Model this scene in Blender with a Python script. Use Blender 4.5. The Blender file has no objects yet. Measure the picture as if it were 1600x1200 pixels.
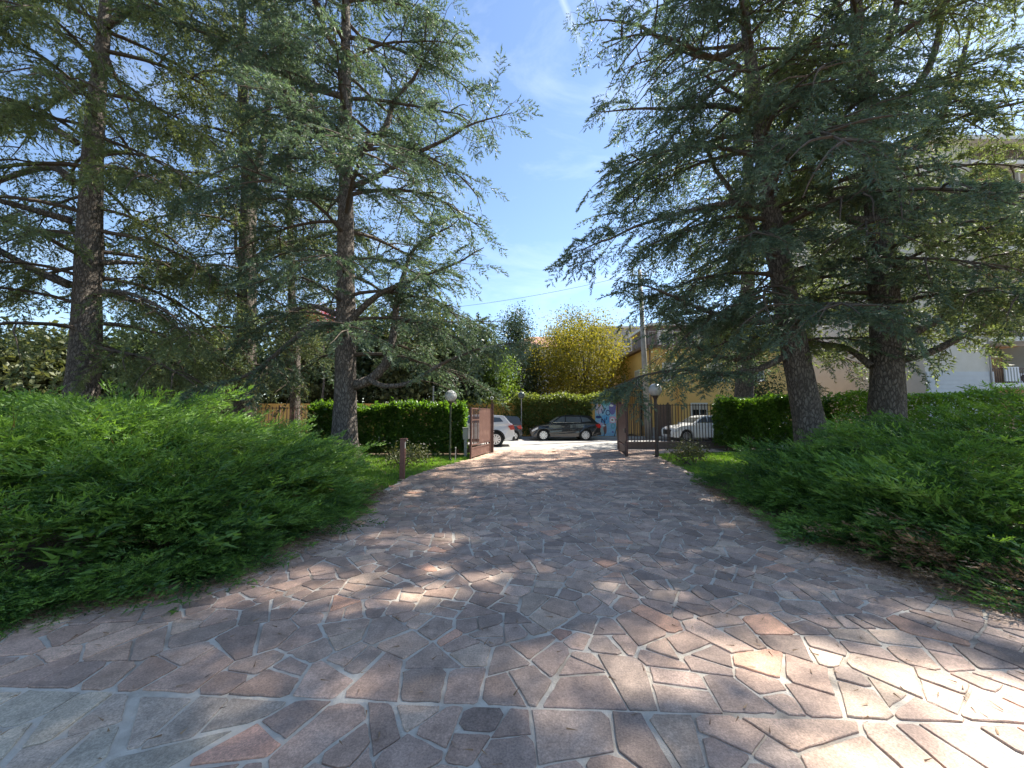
import bpy, bmesh, math, random
import numpy as np
from mathutils import Vector, Matrix

S = bpy.context.scene
C = S.collection
R = math.radians
rng = np.random.default_rng(11)
random.seed(11)

# ------------------------------------------------------------------ camera
CAM_H = 1.6
PITCH = math.atan(48 / 601)
cam_d = bpy.data.cameras.new('camera')
cam = bpy.data.objects.new('camera', cam_d)
C.objects.link(cam)
cam.location = (0, 0, CAM_H)
cam.rotation_euler = (R(90) + PITCH, 0, 0)
cam_d.sensor_fit = 'HORIZONTAL'
cam_d.sensor_width = 36
cam_d.lens = 13.52
cam_d.clip_start = 0.05
cam_d.clip_end = 2000
S.camera = cam

# ------------------------------------------------------------------ sky, sun, exposure
SUN_AZ, SUN_EL = 58.0, 50.0          # degrees right of the view direction, degrees above the horizon
world = bpy.data.worlds.new('World')
S.world = world
world.use_nodes = True
nt = world.node_tree
for n in list(nt.nodes):
    nt.nodes.remove(n)
wo = nt.nodes.new('ShaderNodeOutputWorld')
bg = nt.nodes.new('ShaderNodeBackground')
sky = nt.nodes.new('ShaderNodeTexSky')
sky.sky_type = 'NISHITA'
sky.sun_disc = False
sky.sun_elevation = R(SUN_EL)
sky.sun_rotation = R(SUN_AZ)
sky.altitude = 120
sky.air_density = 1.0
sky.dust_density = 0.2
sky.ozone_density = 2.3
bg.inputs['Strength'].default_value = 0.061
# thin cirrus, the same all over the sky, and one vapour trail
tc = nt.nodes.new('ShaderNodeTexCoord')
mp = nt.nodes.new('ShaderNodeMapping')
mp.inputs['Scale'].default_value = (1.6, 1.6, 5.0)
mp.inputs['Rotation'].default_value = (0.3, 0.5, 0.4)
nz = nt.nodes.new('ShaderNodeTexNoise')
nz.inputs['Scale'].default_value = 1.7
nz.inputs['Detail'].default_value = 9
nz.inputs['Roughness'].default_value = 0.62
nz.inputs['Distortion'].default_value = 0.6
rp = nt.nodes.new('ShaderNodeMapRange')
rp.inputs['From Min'].default_value = 0.5
rp.inputs['From Max'].default_value = 0.82
rp.inputs['To Max'].default_value = 0.16
mx = nt.nodes.new('ShaderNodeMix')
mx.data_type = 'RGBA'
mx.inputs['B'].default_value = (9.0, 9.4, 10.0, 1)
nt.links.new(tc.outputs['Generated'], mp.inputs['Vector'])
nt.links.new(mp.outputs['Vector'], nz.inputs['Vector'])
nt.links.new(nz.outputs['Fac'], rp.inputs['Value'])
nt.links.new(rp.outputs['Result'], mx.inputs['Factor'])
nt.links.new(sky.outputs['Color'], mx.inputs['A'])
def _ray(px, py):
    u, v = (px - 800) / 601, (600 - py) / 601
    return Vector((u, math.cos(PITCH) - v * math.sin(PITCH), math.sin(PITCH) + v * math.cos(PITCH))).normalized()


r0_, r1_ = _ray(862, -40), _ray(908, 70)
vn = nt.nodes.new('ShaderNodeVectorMath')
vn.operation = 'NORMALIZE'
nt.links.new(tc.outputs['Generated'], vn.inputs[0])


def _dot(vec):
    n_ = nt.nodes.new('ShaderNodeVectorMath')
    n_.operation = 'DOT_PRODUCT'
    n_.inputs[1].default_value = vec
    nt.links.new(vn.outputs['Vector'], n_.inputs[0])
    return n_.outputs['Value']


ab_ = nt.nodes.new('ShaderNodeMath')
ab_.operation = 'ABSOLUTE'
nt.links.new(_dot(r0_.cross(r1_).normalized()), ab_.inputs[0])
k1 = nt.nodes.new('ShaderNodeMapRange')
k1.inputs['From Min'].default_value = 0.0
k1.inputs['From Max'].default_value = 0.008
k1.inputs['To Min'].default_value = 0.13
k1.inputs['To Max'].default_value = 0.0
nt.links.new(ab_.outputs['Value'], k1.inputs['Value'])
k2 = nt.nodes.new('ShaderNodeMapRange')
k2.inputs['From Min'].default_value = math.cos(0.16)
k2.inputs['From Max'].default_value = math.cos(0.09)
nt.links.new(_dot(r0_.lerp(r1_, -0.1).normalized()), k2.inputs['Value'])
k3 = nt.nodes.new('ShaderNodeMath')
k3.operation = 'MULTIPLY'
nt.links.new(k1.outputs['Result'], k3.inputs[0])
nt.links.new(k2.outputs['Result'], k3.inputs[1])
mx2 = nt.nodes.new('ShaderNodeMix')
mx2.data_type = 'RGBA'
mx2.inputs['B'].default_value = (9.5, 9.8, 10.2, 1)
nt.links.new(k3.outputs['Value'], mx2.inputs['Factor'])
nt.links.new(mx.outputs['Result'], mx2.inputs['A'])
nt.links.new(mx2.outputs['Result'], bg.inputs['Color'])
nt.links.new(bg.outputs['Background'], wo.inputs['Surface'])

sun_d = bpy.data.lights.new('sun', 'SUN')
sun_d.energy = 3.3
sun_d.angle = R(0.7)
sun_d.color = (1.0, 0.95, 0.86)
sun = bpy.data.objects.new('sun', sun_d)
C.objects.link(sun)
sdir = Vector((math.sin(R(SUN_AZ)) * math.cos(R(SUN_EL)), math.cos(R(SUN_AZ)) * math.cos(R(SUN_EL)), math.sin(R(SUN_EL))))
sun.rotation_euler = sdir.to_track_quat('Z', 'Y').to_euler()
sun.location = sdir * 80

S.view_settings.view_transform = 'Standard'
S.view_settings.look = 'None'
S.view_settings.gamma = 1.0
S.view_settings.exposure = 2.15
S.view_settings.use_curve_mapping = False
S.cycles.max_bounces = 7
S.cycles.diffuse_bounces = 4
S.cycles.transparent_max_bounces = 6
S.cycles.sample_clamp_indirect = 6.0

# ------------------------------------------------------------------ helpers
_c, _s = math.cos(PITCH), math.sin(PITCH)


def at(px, py, Y):
    """Point of the place seen at that spot of the 1600x1200 photograph, at distance Y."""
    u = (px - 800) / 601
    v = (600 - py) / 601
    t = Y / (_c - v * _s)
    return Vector((u * t, Y, CAM_H + (_s + v * _c) * t))


def in_view(P, m=1.12):
    """Which points a viewer near the camera can see (for level of detail only)."""
    P = np.asarray(P, float).reshape(-1, 3)
    d = P - np.array([0, 0, CAM_H])
    f = d[:, 1] * _c + d[:, 2] * _s
    v = -d[:, 1] * _s + d[:, 2] * _c
    f = np.maximum(f, 0.01)
    return (np.abs(d[:, 0] / f) < 1.331 * m) & (np.abs(v / f) < 0.998 * m) & (d[:, 1] > 0.5)


def tag(o, label=None, cat=None, group=None, kind=None):
    if label:
        o['label'] = label
    if cat:
        o['category'] = cat
    if group:
        o['group'] = group
    if kind:
        o['kind'] = kind
    return o


def thing(name, label, cat, loc=(0, 0, 0), rz=0, group=None):
    o = bpy.data.objects.new(name, None)
    o.empty_display_size = 0.2
    C.objects.link(o)
    o.location = loc
    o.rotation_euler = (0, 0, rz)
    return tag(o, label, cat, group)


def link(name, me, mat=None, parent=None, kind=None):
    o = bpy.data.objects.new(name, me)
    C.objects.link(o)
    if mat is not None:
        if not me.materials:
            me.materials.append(mat)
    if parent is not None:
        o.parent = parent
    if kind:
        o['kind'] = kind
    return o


def sub(name, parent, loc=(0, 0, 0), rz=0):
    o = bpy.data.objects.new(name, None)
    o.empty_display_size = 0.1
    C.objects.link(o)
    o.parent = parent
    o.location = loc
    o.rotation_euler = (0, 0, rz)
    return o


def tri_mesh(name, V, mat, tint=None, parent=None, kind=None, shift=None):
    V = np.ascontiguousarray(V, dtype=np.float32)
    if shift is not None:
        V = V - np.array(shift, dtype=np.float32)
    n = len(V)
    me = bpy.data.meshes.new(name)
    me.vertices.add(3 * n)
    me.vertices.foreach_set('co', V.ravel())
    me.loops.add(3 * n)
    me.loops.foreach_set('vertex_index', np.arange(3 * n, dtype=np.int32))
    me.polygons.add(n)
    me.polygons.foreach_set('loop_start', np.arange(0, 3 * n, 3, dtype=np.int32))
    me.update(calc_edges=True)
    if tint is not None:
        a = me.attributes.new('tint', 'FLOAT', 'FACE')
        a.data.foreach_set('value', np.ascontiguousarray(tint, dtype=np.float32))
    return link(name, me, mat, parent, kind)


class MB:
    def __init__(self):
        self.v = []
        self.f = []

    def add(self, vs, fs):
        b = len(self.v)
        self.v += [tuple(p) for p in vs]
        self.f += [tuple(b + i for i in f) for f in fs]
        return self

    def box(self, c, s, rz=0.0, top=1.0):
        x, y, z = s[0] / 2, s[1] / 2, s[2] / 2
        vs = []
        for dz, k in ((-z, 1.0), (z, top)):
            for dx, dy in ((-x, -y), (x, -y), (x, y), (-x, y)):
                X, Y = dx * k, dy * k
                vs.append((c[0] + X * math.cos(rz) - Y * math.sin(rz), c[1] + X * math.sin(rz) + Y * math.cos(rz), c[2] + dz))
        return self.add(vs, [(3, 2, 1, 0), (4, 5, 6, 7), (0, 1, 5, 4), (1, 2, 6, 5), (2, 3, 7, 6), (3, 0, 4, 7)])

    def tube(self, path, radii, n=8, cap=True):
        path = [Vector(p) for p in path]
        rings = []
        ref = None
        for i, p in enumerate(path):
            t = (path[min(i + 1, len(path) - 1)] - path[max(i - 1, 0)])
            if t.length < 1e-9:
                t = Vector((0, 0, 1))
            t.normalize()
            if ref is None:
                ref = Vector((1, 0, 0)) if abs(t.x) < 0.8 else Vector((0, 1, 0))
            a = (ref - t * ref.dot(t)).normalized()
            ref = a
            b = t.cross(a)
            r = radii[i] if not callable(radii) else radii(i)
            rings.append([p + (a * math.cos(2 * math.pi * k / n) + b * math.sin(2 * math.pi * k / n)) * r for k in range(n)])
        vs = [q for r_ in rings for q in r_]
        fs = []
        for i in range(len(rings) - 1):
            for k in range(n):
                k2 = (k + 1) % n
                fs.append((i * n + k, i * n + k2, (i + 1) * n + k2, (i + 1) * n + k))
        if cap:
            fs.append(tuple(range(n))[::-1])
            fs.append(tuple((len(rings) - 1) * n + k for k in range(n)))
        return self.add(vs, fs)

    def lathe(self, prof, n=20, c=(0, 0, 0), axis='z'):
        vs, fs = [], []
        for r, z in prof:
            for k in range(n):
                a = 2 * math.pi * k / n
                if axis == 'z':
                    vs.append((c[0] + r * math.cos(a), c[1] + r * math.sin(a), c[2] + z))
                else:
                    vs.append((c[0] + r * math.cos(a), c[1] + z, c[2] + r * math.sin(a)))
        for i in range(len(prof) - 1):
            for k in range(n):
                k2 = (k + 1) % n
                fs.append((i * n + k, i * n + k2, (i + 1) * n + k2, (i + 1) * n + k))
        fs.append(tuple(range(n))[::-1])
        fs.append(tuple((len(prof) - 1) * n + k for k in range(n)))
        return self.add(vs, fs)

    def prism_xz(self, poly, y0, y1):
        n = len(poly)
        vs = [(x, y0, z) for x, z in poly] + [(x, y1, z) for x, z in poly]
        fs = [tuple(range(n)), tuple(range(2 * n - 1, n - 1, -1))]
        for i in range(n):
            j = (i + 1) % n
            fs.append((j, i, n + i, n + j))
        return self.add(vs, fs)

    def build(self, name, mat, parent=None, smooth=False, bevel=0.0, kind=None):
        me = bpy.data.meshes.new(name)
        me.from_pydata(self.v, [], self.f)
        bm = bmesh.new()
        bm.from_mesh(me)
        bmesh.ops.recalc_face_normals(bm, faces=bm.faces)
        if bevel:
            bmesh.ops.bevel(bm, geom=[e for e in bm.edges if len(e.link_faces) == 2 and e.calc_face_angle(0) > 0.5], offset=bevel, segments=2, affect='EDGES', clamp_overlap=True)
        bm.to_mesh(me)
        bm.free()
        if smooth:
            me.polygons.foreach_set('use_smooth', [True] * len(me.polygons))
        me.update()
        return link(name, me, mat, parent, kind)


def copy_tree(o, parent=None):
    c = o.copy()
    C.objects.link(c)
    if parent is not None:
        c.parent = parent
    for ch in [x for x in KIDS.get(o.name, [])]:
        copy_tree(ch, c)
    return c


KIDS = {}


# ------------------------------------------------------------------ materials
def new_mat(name):
    m = bpy.data.materials.new(name)
    m.use_nodes = True
    t = m.node_tree
    for n in list(t.nodes):
        t.nodes.remove(n)
    o = t.nodes.new('ShaderNodeOutputMaterial')
    return m, t, o


def surf(name, c1, c2=None, scale=6.0, rough=0.7, bump=0.0, bscale=40.0, metal=0.0, spec=0.4, detail=6, stretch=(1, 1, 1), coat=0.0, c3=None, s3=0.6):
    m, t, o = new_mat(name)
    p = t.nodes.new('ShaderNodeBsdfPrincipled')
    p.inputs['Roughness'].default_value = rough
    p.inputs['Metallic'].default_value = metal
    p.inputs['Specular IOR Level'].default_value = spec
    p.inputs['Coat Weight'].default_value = coat
    p.inputs['Coat Roughness'].default_value = 0.06
    co = t.nodes.new('ShaderNodeTexCoord')
    mpn = t.nodes.new('ShaderNodeMapping')
    mpn.inputs['Scale'].default_value = stretch
    t.links.new(co.outputs['Object'], mpn.inputs['Vector'])
    if c2 is not None:
        n = t.nodes.new('ShaderNodeTexNoise')
        n.inputs['Scale'].default_value = scale
        n.inputs['Detail'].default_value = detail
        n.inputs['Roughness'].default_value = 0.65
        r = t.nodes.new('ShaderNodeMapRange')
        r.inputs['From Min'].default_value = 0.32
        r.inputs['From Max'].default_value = 0.68
        x = t.nodes.new('ShaderNodeMix')
        x.data_type = 'RGBA'
        x.inputs['A'].default_value = (*c1, 1)
        x.inputs['B'].default_value = (*c2, 1)
        t.links.new(mpn.outputs['Vector'], n.inputs['Vector'])
        t.links.new(n.outputs['Fac'], r.inputs['Value'])
        t.links.new(r.outputs['Result'], x.inputs['Factor'])
        src = x.outputs['Result']
        if c3 is not None:
            n3 = t.nodes.new('ShaderNodeTexNoise')
            n3.inputs['Scale'].default_value = s3
            n3.inputs['Detail'].default_value = 4
            r3 = t.nodes.new('ShaderNodeMapRange')
            r3.inputs['From Min'].default_value = 0.5
            r3.inputs['From Max'].default_value = 0.7
            x3 = t.nodes.new('ShaderNodeMix')
            x3.data_type = 'RGBA'
            x3.inputs['B'].default_value = (*c3, 1)
            t.links.new(mpn.outputs['Vector'], n3.inputs['Vector'])
            t.links.new(n3.outputs['Fac'], r3.inputs['Value'])
            t.links.new(r3.outputs['Result'], x3.inputs['Factor'])
            t.links.new(src, x3.inputs['A'])
            src = x3.outputs['Result']
        t.links.new(src, p.inputs['Base Color'])
    else:
        p.inputs['Base Color'].default_value = (*c1, 1)
    if bump:
        n2 = t.nodes.new('ShaderNodeTexNoise')
        n2.inputs['Scale'].default_value = bscale
        n2.inputs['Detail'].default_value = 8
        n2.inputs['Roughness'].default_value = 0.7
        b = t.nodes.new('ShaderNodeBump')
        b.inputs['Strength'].default_value = bump
        b.inputs['Distance'].default_value = 0.03
        t.links.new(mpn.outputs['Vector'], n2.inputs['Vector'])
        t.links.new(n2.outputs['Fac'], b.inputs['Height'])
        t.links.new(b.outputs['Normal'], p.inputs['Normal'])
    t.links.new(p.outputs['BSDF'], o.inputs['Surface'])
    return m


def leaf_mat(name, c1, c2, transl=0.32, tcol=None, rough=0.5, spec=0.35):
    """Two leaf colours mixed leaf by leaf; part of the light passes through."""
    m, t, o = new_mat(name)
    a = t.nodes.new('ShaderNodeAttribute')
    a.attribute_name = 'tint'
    x = t.nodes.new('ShaderNodeMix')
    x.data_type = 'RGBA'
    x.inputs['A'].default_value = (*c1, 1)
    x.inputs['B'].default_value = (*c2, 1)
    p = t.nodes.new('ShaderNodeBsdfPrincipled')
    p.inputs['Roughness'].default_value = rough
    p.inputs['Specular IOR Level'].default_value = spec
    tr = t.nodes.new('ShaderNodeBsdfTranslucent')
    ms = t.nodes.new('ShaderNodeMixShader')
    ms.inputs['Fac'].default_value = transl
    gm = t.nodes.new('ShaderNodeMix')
    gm.data_type = 'RGBA'
    gm.blend_type = 'MULTIPLY'
    gm.inputs['Factor'].default_value = 1.0
    gm.inputs['B'].default_value = (*(tcol or (1.7, 1.6, 0.7)), 1)
    t.links.new(a.outputs['Fac'], x.inputs['Factor'])
    lt = t.nodes.new('ShaderNodeMath')
    lt.operation = 'LESS_THAN'
    lt.inputs[1].default_value = 0.005
    t.links.new(a.outputs['Fac'], lt.inputs[0])
    st = t.nodes.new('ShaderNodeMix')
    st.data_type = 'RGBA'
    st.inputs['B'].default_value = (0.11, 0.075, 0.05, 1)
    t.links.new(lt.outputs['Value'], st.inputs['Factor'])
    t.links.new(x.outputs['Result'], st.inputs['A'])
    x = st
    t.links.new(x.outputs['Result'], p.inputs['Base Color'])
    t.links.new(x.outputs['Result'], gm.inputs['A'])
    t.links.new(gm.outputs['Result'], tr.inputs['Color'])
    t.links.new(p.outputs['BSDF'], ms.inputs[1])
    t.links.new(tr.outputs['BSDF'], ms.inputs[2])
    t.links.new(ms.outputs['Shader'], o.inputs['Surface'])
    return m


def bark_mat(name, c1, c2, sc=1.0):
    m, t, o = new_mat(name)
    p = t.nodes.new('ShaderNodeBsdfPrincipled')
    p.inputs['Roughness'].default_value = 0.9
    p.inputs['Specular IOR Level'].default_value = 0.15
    co = t.nodes.new('ShaderNodeTexCoord')
    mpn = t.nodes.new('ShaderNodeMapping')
    mpn.inputs['Scale'].default_value = (sc, sc, sc * 0.38)
    v = t.nodes.new('ShaderNodeTexVoronoi')
    v.inputs['Scale'].default_value = 15
    v.feature = 'DISTANCE_TO_EDGE'
    n = t.nodes.new('ShaderNodeTexNoise')
    n.inputs['Scale'].default_value = 9
    n.inputs['Detail'].default_value = 9
    n.inputs['Roughness'].default_value = 0.7
    vm = t.nodes.new('ShaderNodeVectorMath')
    vm.operation = 'MULTIPLY_ADD'
    vm.inputs[1].default_value = (0.12, 0.12, 0.12)
    t.links.new(co.outputs['Object'], mpn.inputs['Vector'])
    t.links.new(mpn.outputs['Vector'], n.inputs['Vector'])
    t.links.new(n.outputs['Color'], vm.inputs[0])
    t.links.new(mpn.outputs['Vector'], vm.inputs[2])
    t.links.new(vm.outputs['Vector'], v.inputs['Vector'])
    r = t.nodes.new('ShaderNodeMapRange')
    r.inputs['From Max'].default_value = 0.18
    t.links.new(v.outputs['Distance'], r.inputs['Value'])
    r2 = t.nodes.new('ShaderNodeMapRange')
    r2.inputs['From Min'].default_value = 0.3
    r2.inputs['From Max'].default_value = 0.7
    t.links.new(n.outputs['Fac'], r2.inputs['Value'])
    mu = t.nodes.new('ShaderNodeMath')
    mu.operation = 'MULTIPLY'
    t.links.new(r.outputs['Result'], mu.inputs[0])
    t.links.new(r2.outputs['Result'], mu.inputs[1])
    x = t.nodes.new('ShaderNodeMix')
    x.data_type = 'RGBA'
    x.inputs['A'].default_value = (*c1, 1)
    x.inputs['B'].default_value = (*c2, 1)
    t.links.new(mu.outputs['Value'], x.inputs['Factor'])
    t.links.new(x.outputs['Result'], p.inputs['Base Color'])
    b = t.nodes.new('ShaderNodeBump')
    b.inputs['Strength'].default_value = 1.0
    b.inputs['Distance'].default_value = 0.04
    t.links.new(mu.outputs['Value'], b.inputs['Height'])
    t.links.new(b.outputs['Normal'], p.inputs['Normal'])
    t.links.new(p.outputs['BSDF'], o.inputs['Surface'])
    return m


def stone_mat():
    m, t, o = new_mat('porphyry_stone')
    p = t.nodes.new('ShaderNodeBsdfPrincipled')
    p.inputs['Specular IOR Level'].default_value = 0.35
    a = t.nodes.new('ShaderNodeAttribute')
    a.attribute_name = 'col'
    co = t.nodes.new('ShaderNodeTexCoord')
    n = t.nodes.new('ShaderNodeTexNoise')
    n.inputs['Scale'].default_value = 7
    n.inputs['Detail'].default_value = 7
    n.inputs['Roughness'].default_value = 0.68
    f = t.nodes.new('ShaderNodeTexNoise')
    f.inputs['Scale'].default_value = 140
    f.inputs['Detail'].default_value = 4
    f.inputs['Roughness'].default_value = 0.8
    geo = t.nodes.new('ShaderNodeNewGeometry')
    for q in (n, f):
        t.links.new(geo.outputs['Position'], q.inputs['Vector'])
    big = t.nodes.new('ShaderNodeTexNoise')
    big.inputs['Scale'].default_value = 1.3
    big.inputs['Detail'].default_value = 5
    big.inputs['Roughness'].default_value = 0.65
    t.links.new(geo.outputs['Position'], big.inputs['Vector'])
    rb = t.nodes.new('ShaderNodeMapRange')
    rb.inputs['From Min'].default_value = 0.3
    rb.inputs['From Max'].default_value = 0.7
    rb.inputs['To Min'].default_value = 0.74
    rb.inputs['To Max'].default_value = 1.2
    t.links.new(big.outputs['Fac'], rb.inputs['Value'])
    r = t.nodes.new('ShaderNodeMapRange')
    r.inputs['From Min'].default_value = 0.3
    r.inputs['From Max'].default_value = 0.7
    r.inputs['To Min'].default_value = 0.72
    r.inputs['To Max'].default_value = 1.3
    t.links.new(n.outputs['Fac'], r.inputs['Value'])
    f.inputs['Scale'].default_value = 85
    r2 = t.nodes.new('ShaderNodeMapRange')
    r2.inputs['From Min'].default_value = 0.3
    r2.inputs['From Max'].default_value = 0.7
    r2.inputs['To Min'].default_value = 0.55
    r2.inputs['To Max'].default_value = 1.45
    t.links.new(f.outputs['Fac'], r2.inputs['Value'])
    mu = t.nodes.new('ShaderNodeMath')
    mu.operation = 'MULTIPLY'
    t.links.new(r.outputs['Result'], mu.inputs[0])
    t.links.new(r2.outputs['Result'], mu.inputs[1])
    mu2 = t.nodes.new('ShaderNodeMath')
    mu2.operation = 'MULTIPLY'
    t.links.new(mu.outputs['Value'], mu2.inputs[0])
    t.links.new(rb.outputs['Result'], mu2.inputs[1])
    vm = t.nodes.new('ShaderNodeVectorMath')
    vm.operation = 'SCALE'
    t.links.new(a.outputs['Color'], vm.inputs[0])
    t.links.new(mu2.outputs['Value'], vm.inputs['Scale'])
    t.links.new(vm.outputs['Vector'], p.inputs['Base Color'])
    rr = t.nodes.new('ShaderNodeMapRange')
    rr.inputs['To Min'].default_value = 0.5
    rr.inputs['To Max'].default_value = 0.8
    t.links.new(n.outputs['Fac'], rr.inputs['Value'])
    t.links.new(rr.outputs['Result'], p.inputs['Roughness'])
    b = t.nodes.new('ShaderNodeBump')
    b.inputs['Strength'].default_value = 0.55
    b.inputs['Distance'].default_value = 0.012
    ad = t.nodes.new('ShaderNodeMath')
    ad.operation = 'MULTIPLY_ADD'
    ad.inputs[1].default_value = 0.35
    t.links.new(f.outputs['Fac'], ad.inputs[0])
    t.links.new(n.outputs['Fac'], ad.inputs[2])
    t.links.new(ad.outputs['Value'], b.inputs['Height'])
    t.links.new(b.outputs['Normal'], p.inputs['Normal'])
    t.links.new(p.outputs['BSDF'], o.inputs['Surface'])
    return m


def glass_mat(name, tint=(0.02, 0.025, 0.03), rough=0.03):
    m, t, o = new_mat(name)
    p = t.nodes.new('ShaderNodeBsdfPrincipled')
    p.inputs['Base Color'].default_value = (*tint, 1)
    p.inputs['Roughness'].default_value = rough
    p.inputs['Specular IOR Level'].default_value = 0.8
    t.links.new(p.outputs['BSDF'], o.inputs['Surface'])
    return m


def clear_globe_mat():
    m, t, o = new_mat('lamp_globe_plastic')
    g = t.nodes.new('ShaderNodeBsdfGlossy')
    g.inputs['Roughness'].default_value = 0.12
    tr = t.nodes.new('ShaderNodeBsdfTransparent')
    tr.inputs['Color'].default_value = (0.86, 0.88, 0.9, 1)
    d = t.nodes.new('ShaderNodeBsdfDiffuse')
    d.inputs['Color'].default_value = (0.8, 0.81, 0.8, 1)
    a = t.nodes.new('ShaderNodeMixShader')
    a.inputs['Fac'].default_value = 0.5
    b = t.nodes.new('ShaderNodeMixShader')
    fr = t.nodes.new('ShaderNodeFresnel')
    fr.inputs['IOR'].default_value = 1.6
    t.links.new(tr.outputs[0], a.inputs[1])
    t.links.new(d.outputs[0], a.inputs[2])
    t.links.new(fr.outputs[0], b.inputs['Fac'])
    t.links.new(a.outputs[0], b.inputs[1])
    t.links.new(g.outputs[0], b.inputs[2])
    t.links.new(b.outputs[0], o.inputs['Surface'])
    return m


M = {}
M['soil'] = surf('garden_soil', (0.10, 0.065, 0.042), (0.17, 0.11, 0.07), 5, 0.95, 0.8, 30, c3=(0.06, 0.09, 0.025), s3=1.2)
M['mortar'] = surf('joint_mortar', (0.62, 0.54, 0.43), (0.76, 0.68, 0.56), 9, 0.95, 0.7, 60, c3=(0.32, 0.26, 0.2), s3=2.2)
M['stone'] = stone_mat()
M['asphalt'] = surf('street_asphalt', (0.29, 0.27, 0.25), (0.36, 0.34, 0.31), 3, 0.9, 0.4, 120, c3=(0.24, 0.225, 0.21), s3=0.5)
M['kerb'] = surf('kerb_concrete', (0.36, 0.35, 0.33), (0.45, 0.43, 0.4), 6, 0.9, 0.3, 50)
M['bark_a'] = bark_mat('cedar_bark', (0.08, 0.067, 0.057), (0.34, 0.295, 0.25))
M['bark_b'] = bark_mat('cedar_bark_grey', (0.07, 0.059, 0.05), (0.3, 0.258, 0.22))
M['twig'] = surf('twig_bark', (0.06, 0.045, 0.033), (0.12, 0.092, 0.068), 14, 0.9)
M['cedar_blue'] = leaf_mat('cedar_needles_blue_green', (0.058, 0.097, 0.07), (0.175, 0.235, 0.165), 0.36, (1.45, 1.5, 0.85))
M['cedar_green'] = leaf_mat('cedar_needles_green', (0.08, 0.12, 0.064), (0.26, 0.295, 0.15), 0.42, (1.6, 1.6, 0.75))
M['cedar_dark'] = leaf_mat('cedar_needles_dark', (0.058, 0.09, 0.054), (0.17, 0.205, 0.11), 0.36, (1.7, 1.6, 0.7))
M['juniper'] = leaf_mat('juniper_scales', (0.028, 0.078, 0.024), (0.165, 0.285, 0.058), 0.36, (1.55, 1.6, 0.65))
M['juniper_dry'] = leaf_mat('juniper_dry_twigs', (0.16, 0.09, 0.045), (0.34, 0.22, 0.12), 0.15, (1, 1, 1))
M['laurel'] = leaf_mat('laurel_leaves', (0.038, 0.09, 0.022), (0.105, 0.185, 0.036), 0.45, (2.0, 2.0, 0.5), 0.3, 0.5)
M['laurel_light'] = leaf_mat('hedge_leaves_light', (0.07, 0.14, 0.028), (0.16, 0.27, 0.05), 0.5, (2.0, 2.0, 0.5), 0.3, 0.5)
M['ivy'] = leaf_mat('ivy_leaves', (0.06, 0.1, 0.028), (0.22, 0.25, 0.07), 0.4, (1.6, 1.6, 0.6), 0.4)
M['yellow_leaf'] = leaf_mat('autumn_yellow_leaves', (0.11, 0.13, 0.03), (0.31, 0.26, 0.05), 0.42, (1.6, 1.5, 0.6), 0.75, 0.15)
M['fresh_leaf'] = leaf_mat('fresh_green_leaves', (0.07, 0.13, 0.025), (0.2, 0.28, 0.05), 0.4, (1.6, 1.6, 0.6))
M['ever_leaf'] = leaf_mat('evergreen_leaves', (0.022, 0.045, 0.025), (0.075, 0.105, 0.05), 0.28, (1.7, 1.6, 0.7))
M['olive_leaf'] = leaf_mat('olive_green_leaves', (0.04, 0.06, 0.028), (0.15, 0.16, 0.07), 0.32, (1.7, 1.6, 0.7))
M['red_leaf'] = leaf_mat('red_leaves', (0.2, 0.03, 0.03), (0.42, 0.09, 0.07), 0.35, (1.5, 1.1, 1.1))
M['grass'] = leaf_mat('grass_blades', (0.09, 0.19, 0.03), (0.22, 0.36, 0.06), 0.35, (1.6, 1.7, 0.5))
M['shrub_brown'] = leaf_mat('brownish_shrub_leaves', (0.05, 0.07, 0.028), (0.15, 0.15, 0.06), 0.28, (1.5, 1.5, 0.7))
M['rust'] = surf('rust_brown_paint', (0.085, 0.042, 0.032), (0.125, 0.064, 0.05), 9, 0.55, 0.15, 60, c3=(0.16, 0.09, 0.07), s3=3)
M['bollard_rust'] = surf('bollard_rust_paint', (0.17, 0.075, 0.052), (0.24, 0.11, 0.08), 9, 0.6, 0.2, 60)
M['dark_rust'] = surf('dark_brown_paint', (0.075, 0.036, 0.03), (0.115, 0.055, 0.045), 9, 0.5, 0.1, 60)
M['iron'] = surf('black_iron_paint', (0.02, 0.018, 0.017), (0.04, 0.034, 0.03), 20, 0.5)
M['green_metal'] = surf('dark_green_pole_paint', (0.035, 0.045, 0.022), (0.06, 0.07, 0.035), 12, 0.5)
M['brown_metal'] = surf('dark_brown_pole_paint', (0.045, 0.03, 0.024), (0.075, 0.05, 0.04), 12, 0.5)
M['globe'] = clear_globe_mat()
M['reflector'] = surf('lamp_louvre_metal', (0.7, 0.7, 0.7), None, rough=0.3, metal=0.6)
M['ochre'] = surf('ochre_plaster', (0.66, 0.37, 0.10), (0.74, 0.44, 0.14), 1.6, 0.9, 0.15, 40, c3=(0.58, 0.33, 0.1), s3=0.5)
M['ochre_b'] = surf('yellow_plaster', (0.72, 0.45, 0.14), (0.78, 0.5, 0.18), 1.2, 0.9, 0.12, 40, c3=(0.66, 0.42, 0.15), s3=0.4)
M['parapet'] = surf('brown_cornice', (0.13, 0.08, 0.06), (0.18, 0.115, 0.085), 5, 0.7)
M['cream'] = surf('cream_render', (0.56, 0.52, 0.43), (0.63, 0.59, 0.5), 1.4, 0.9, 0.1, 40)
M['pale_panel'] = surf('pale_grey_cladding', (0.52, 0.53, 0.52), (0.58, 0.59, 0.57), 2, 0.85, 0.08, 40)
M['tan'] = surf('tan_brick_tiles', (0.38, 0.235, 0.13), (0.46, 0.3, 0.18), 6, 0.8, 0.15, 30)
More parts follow.
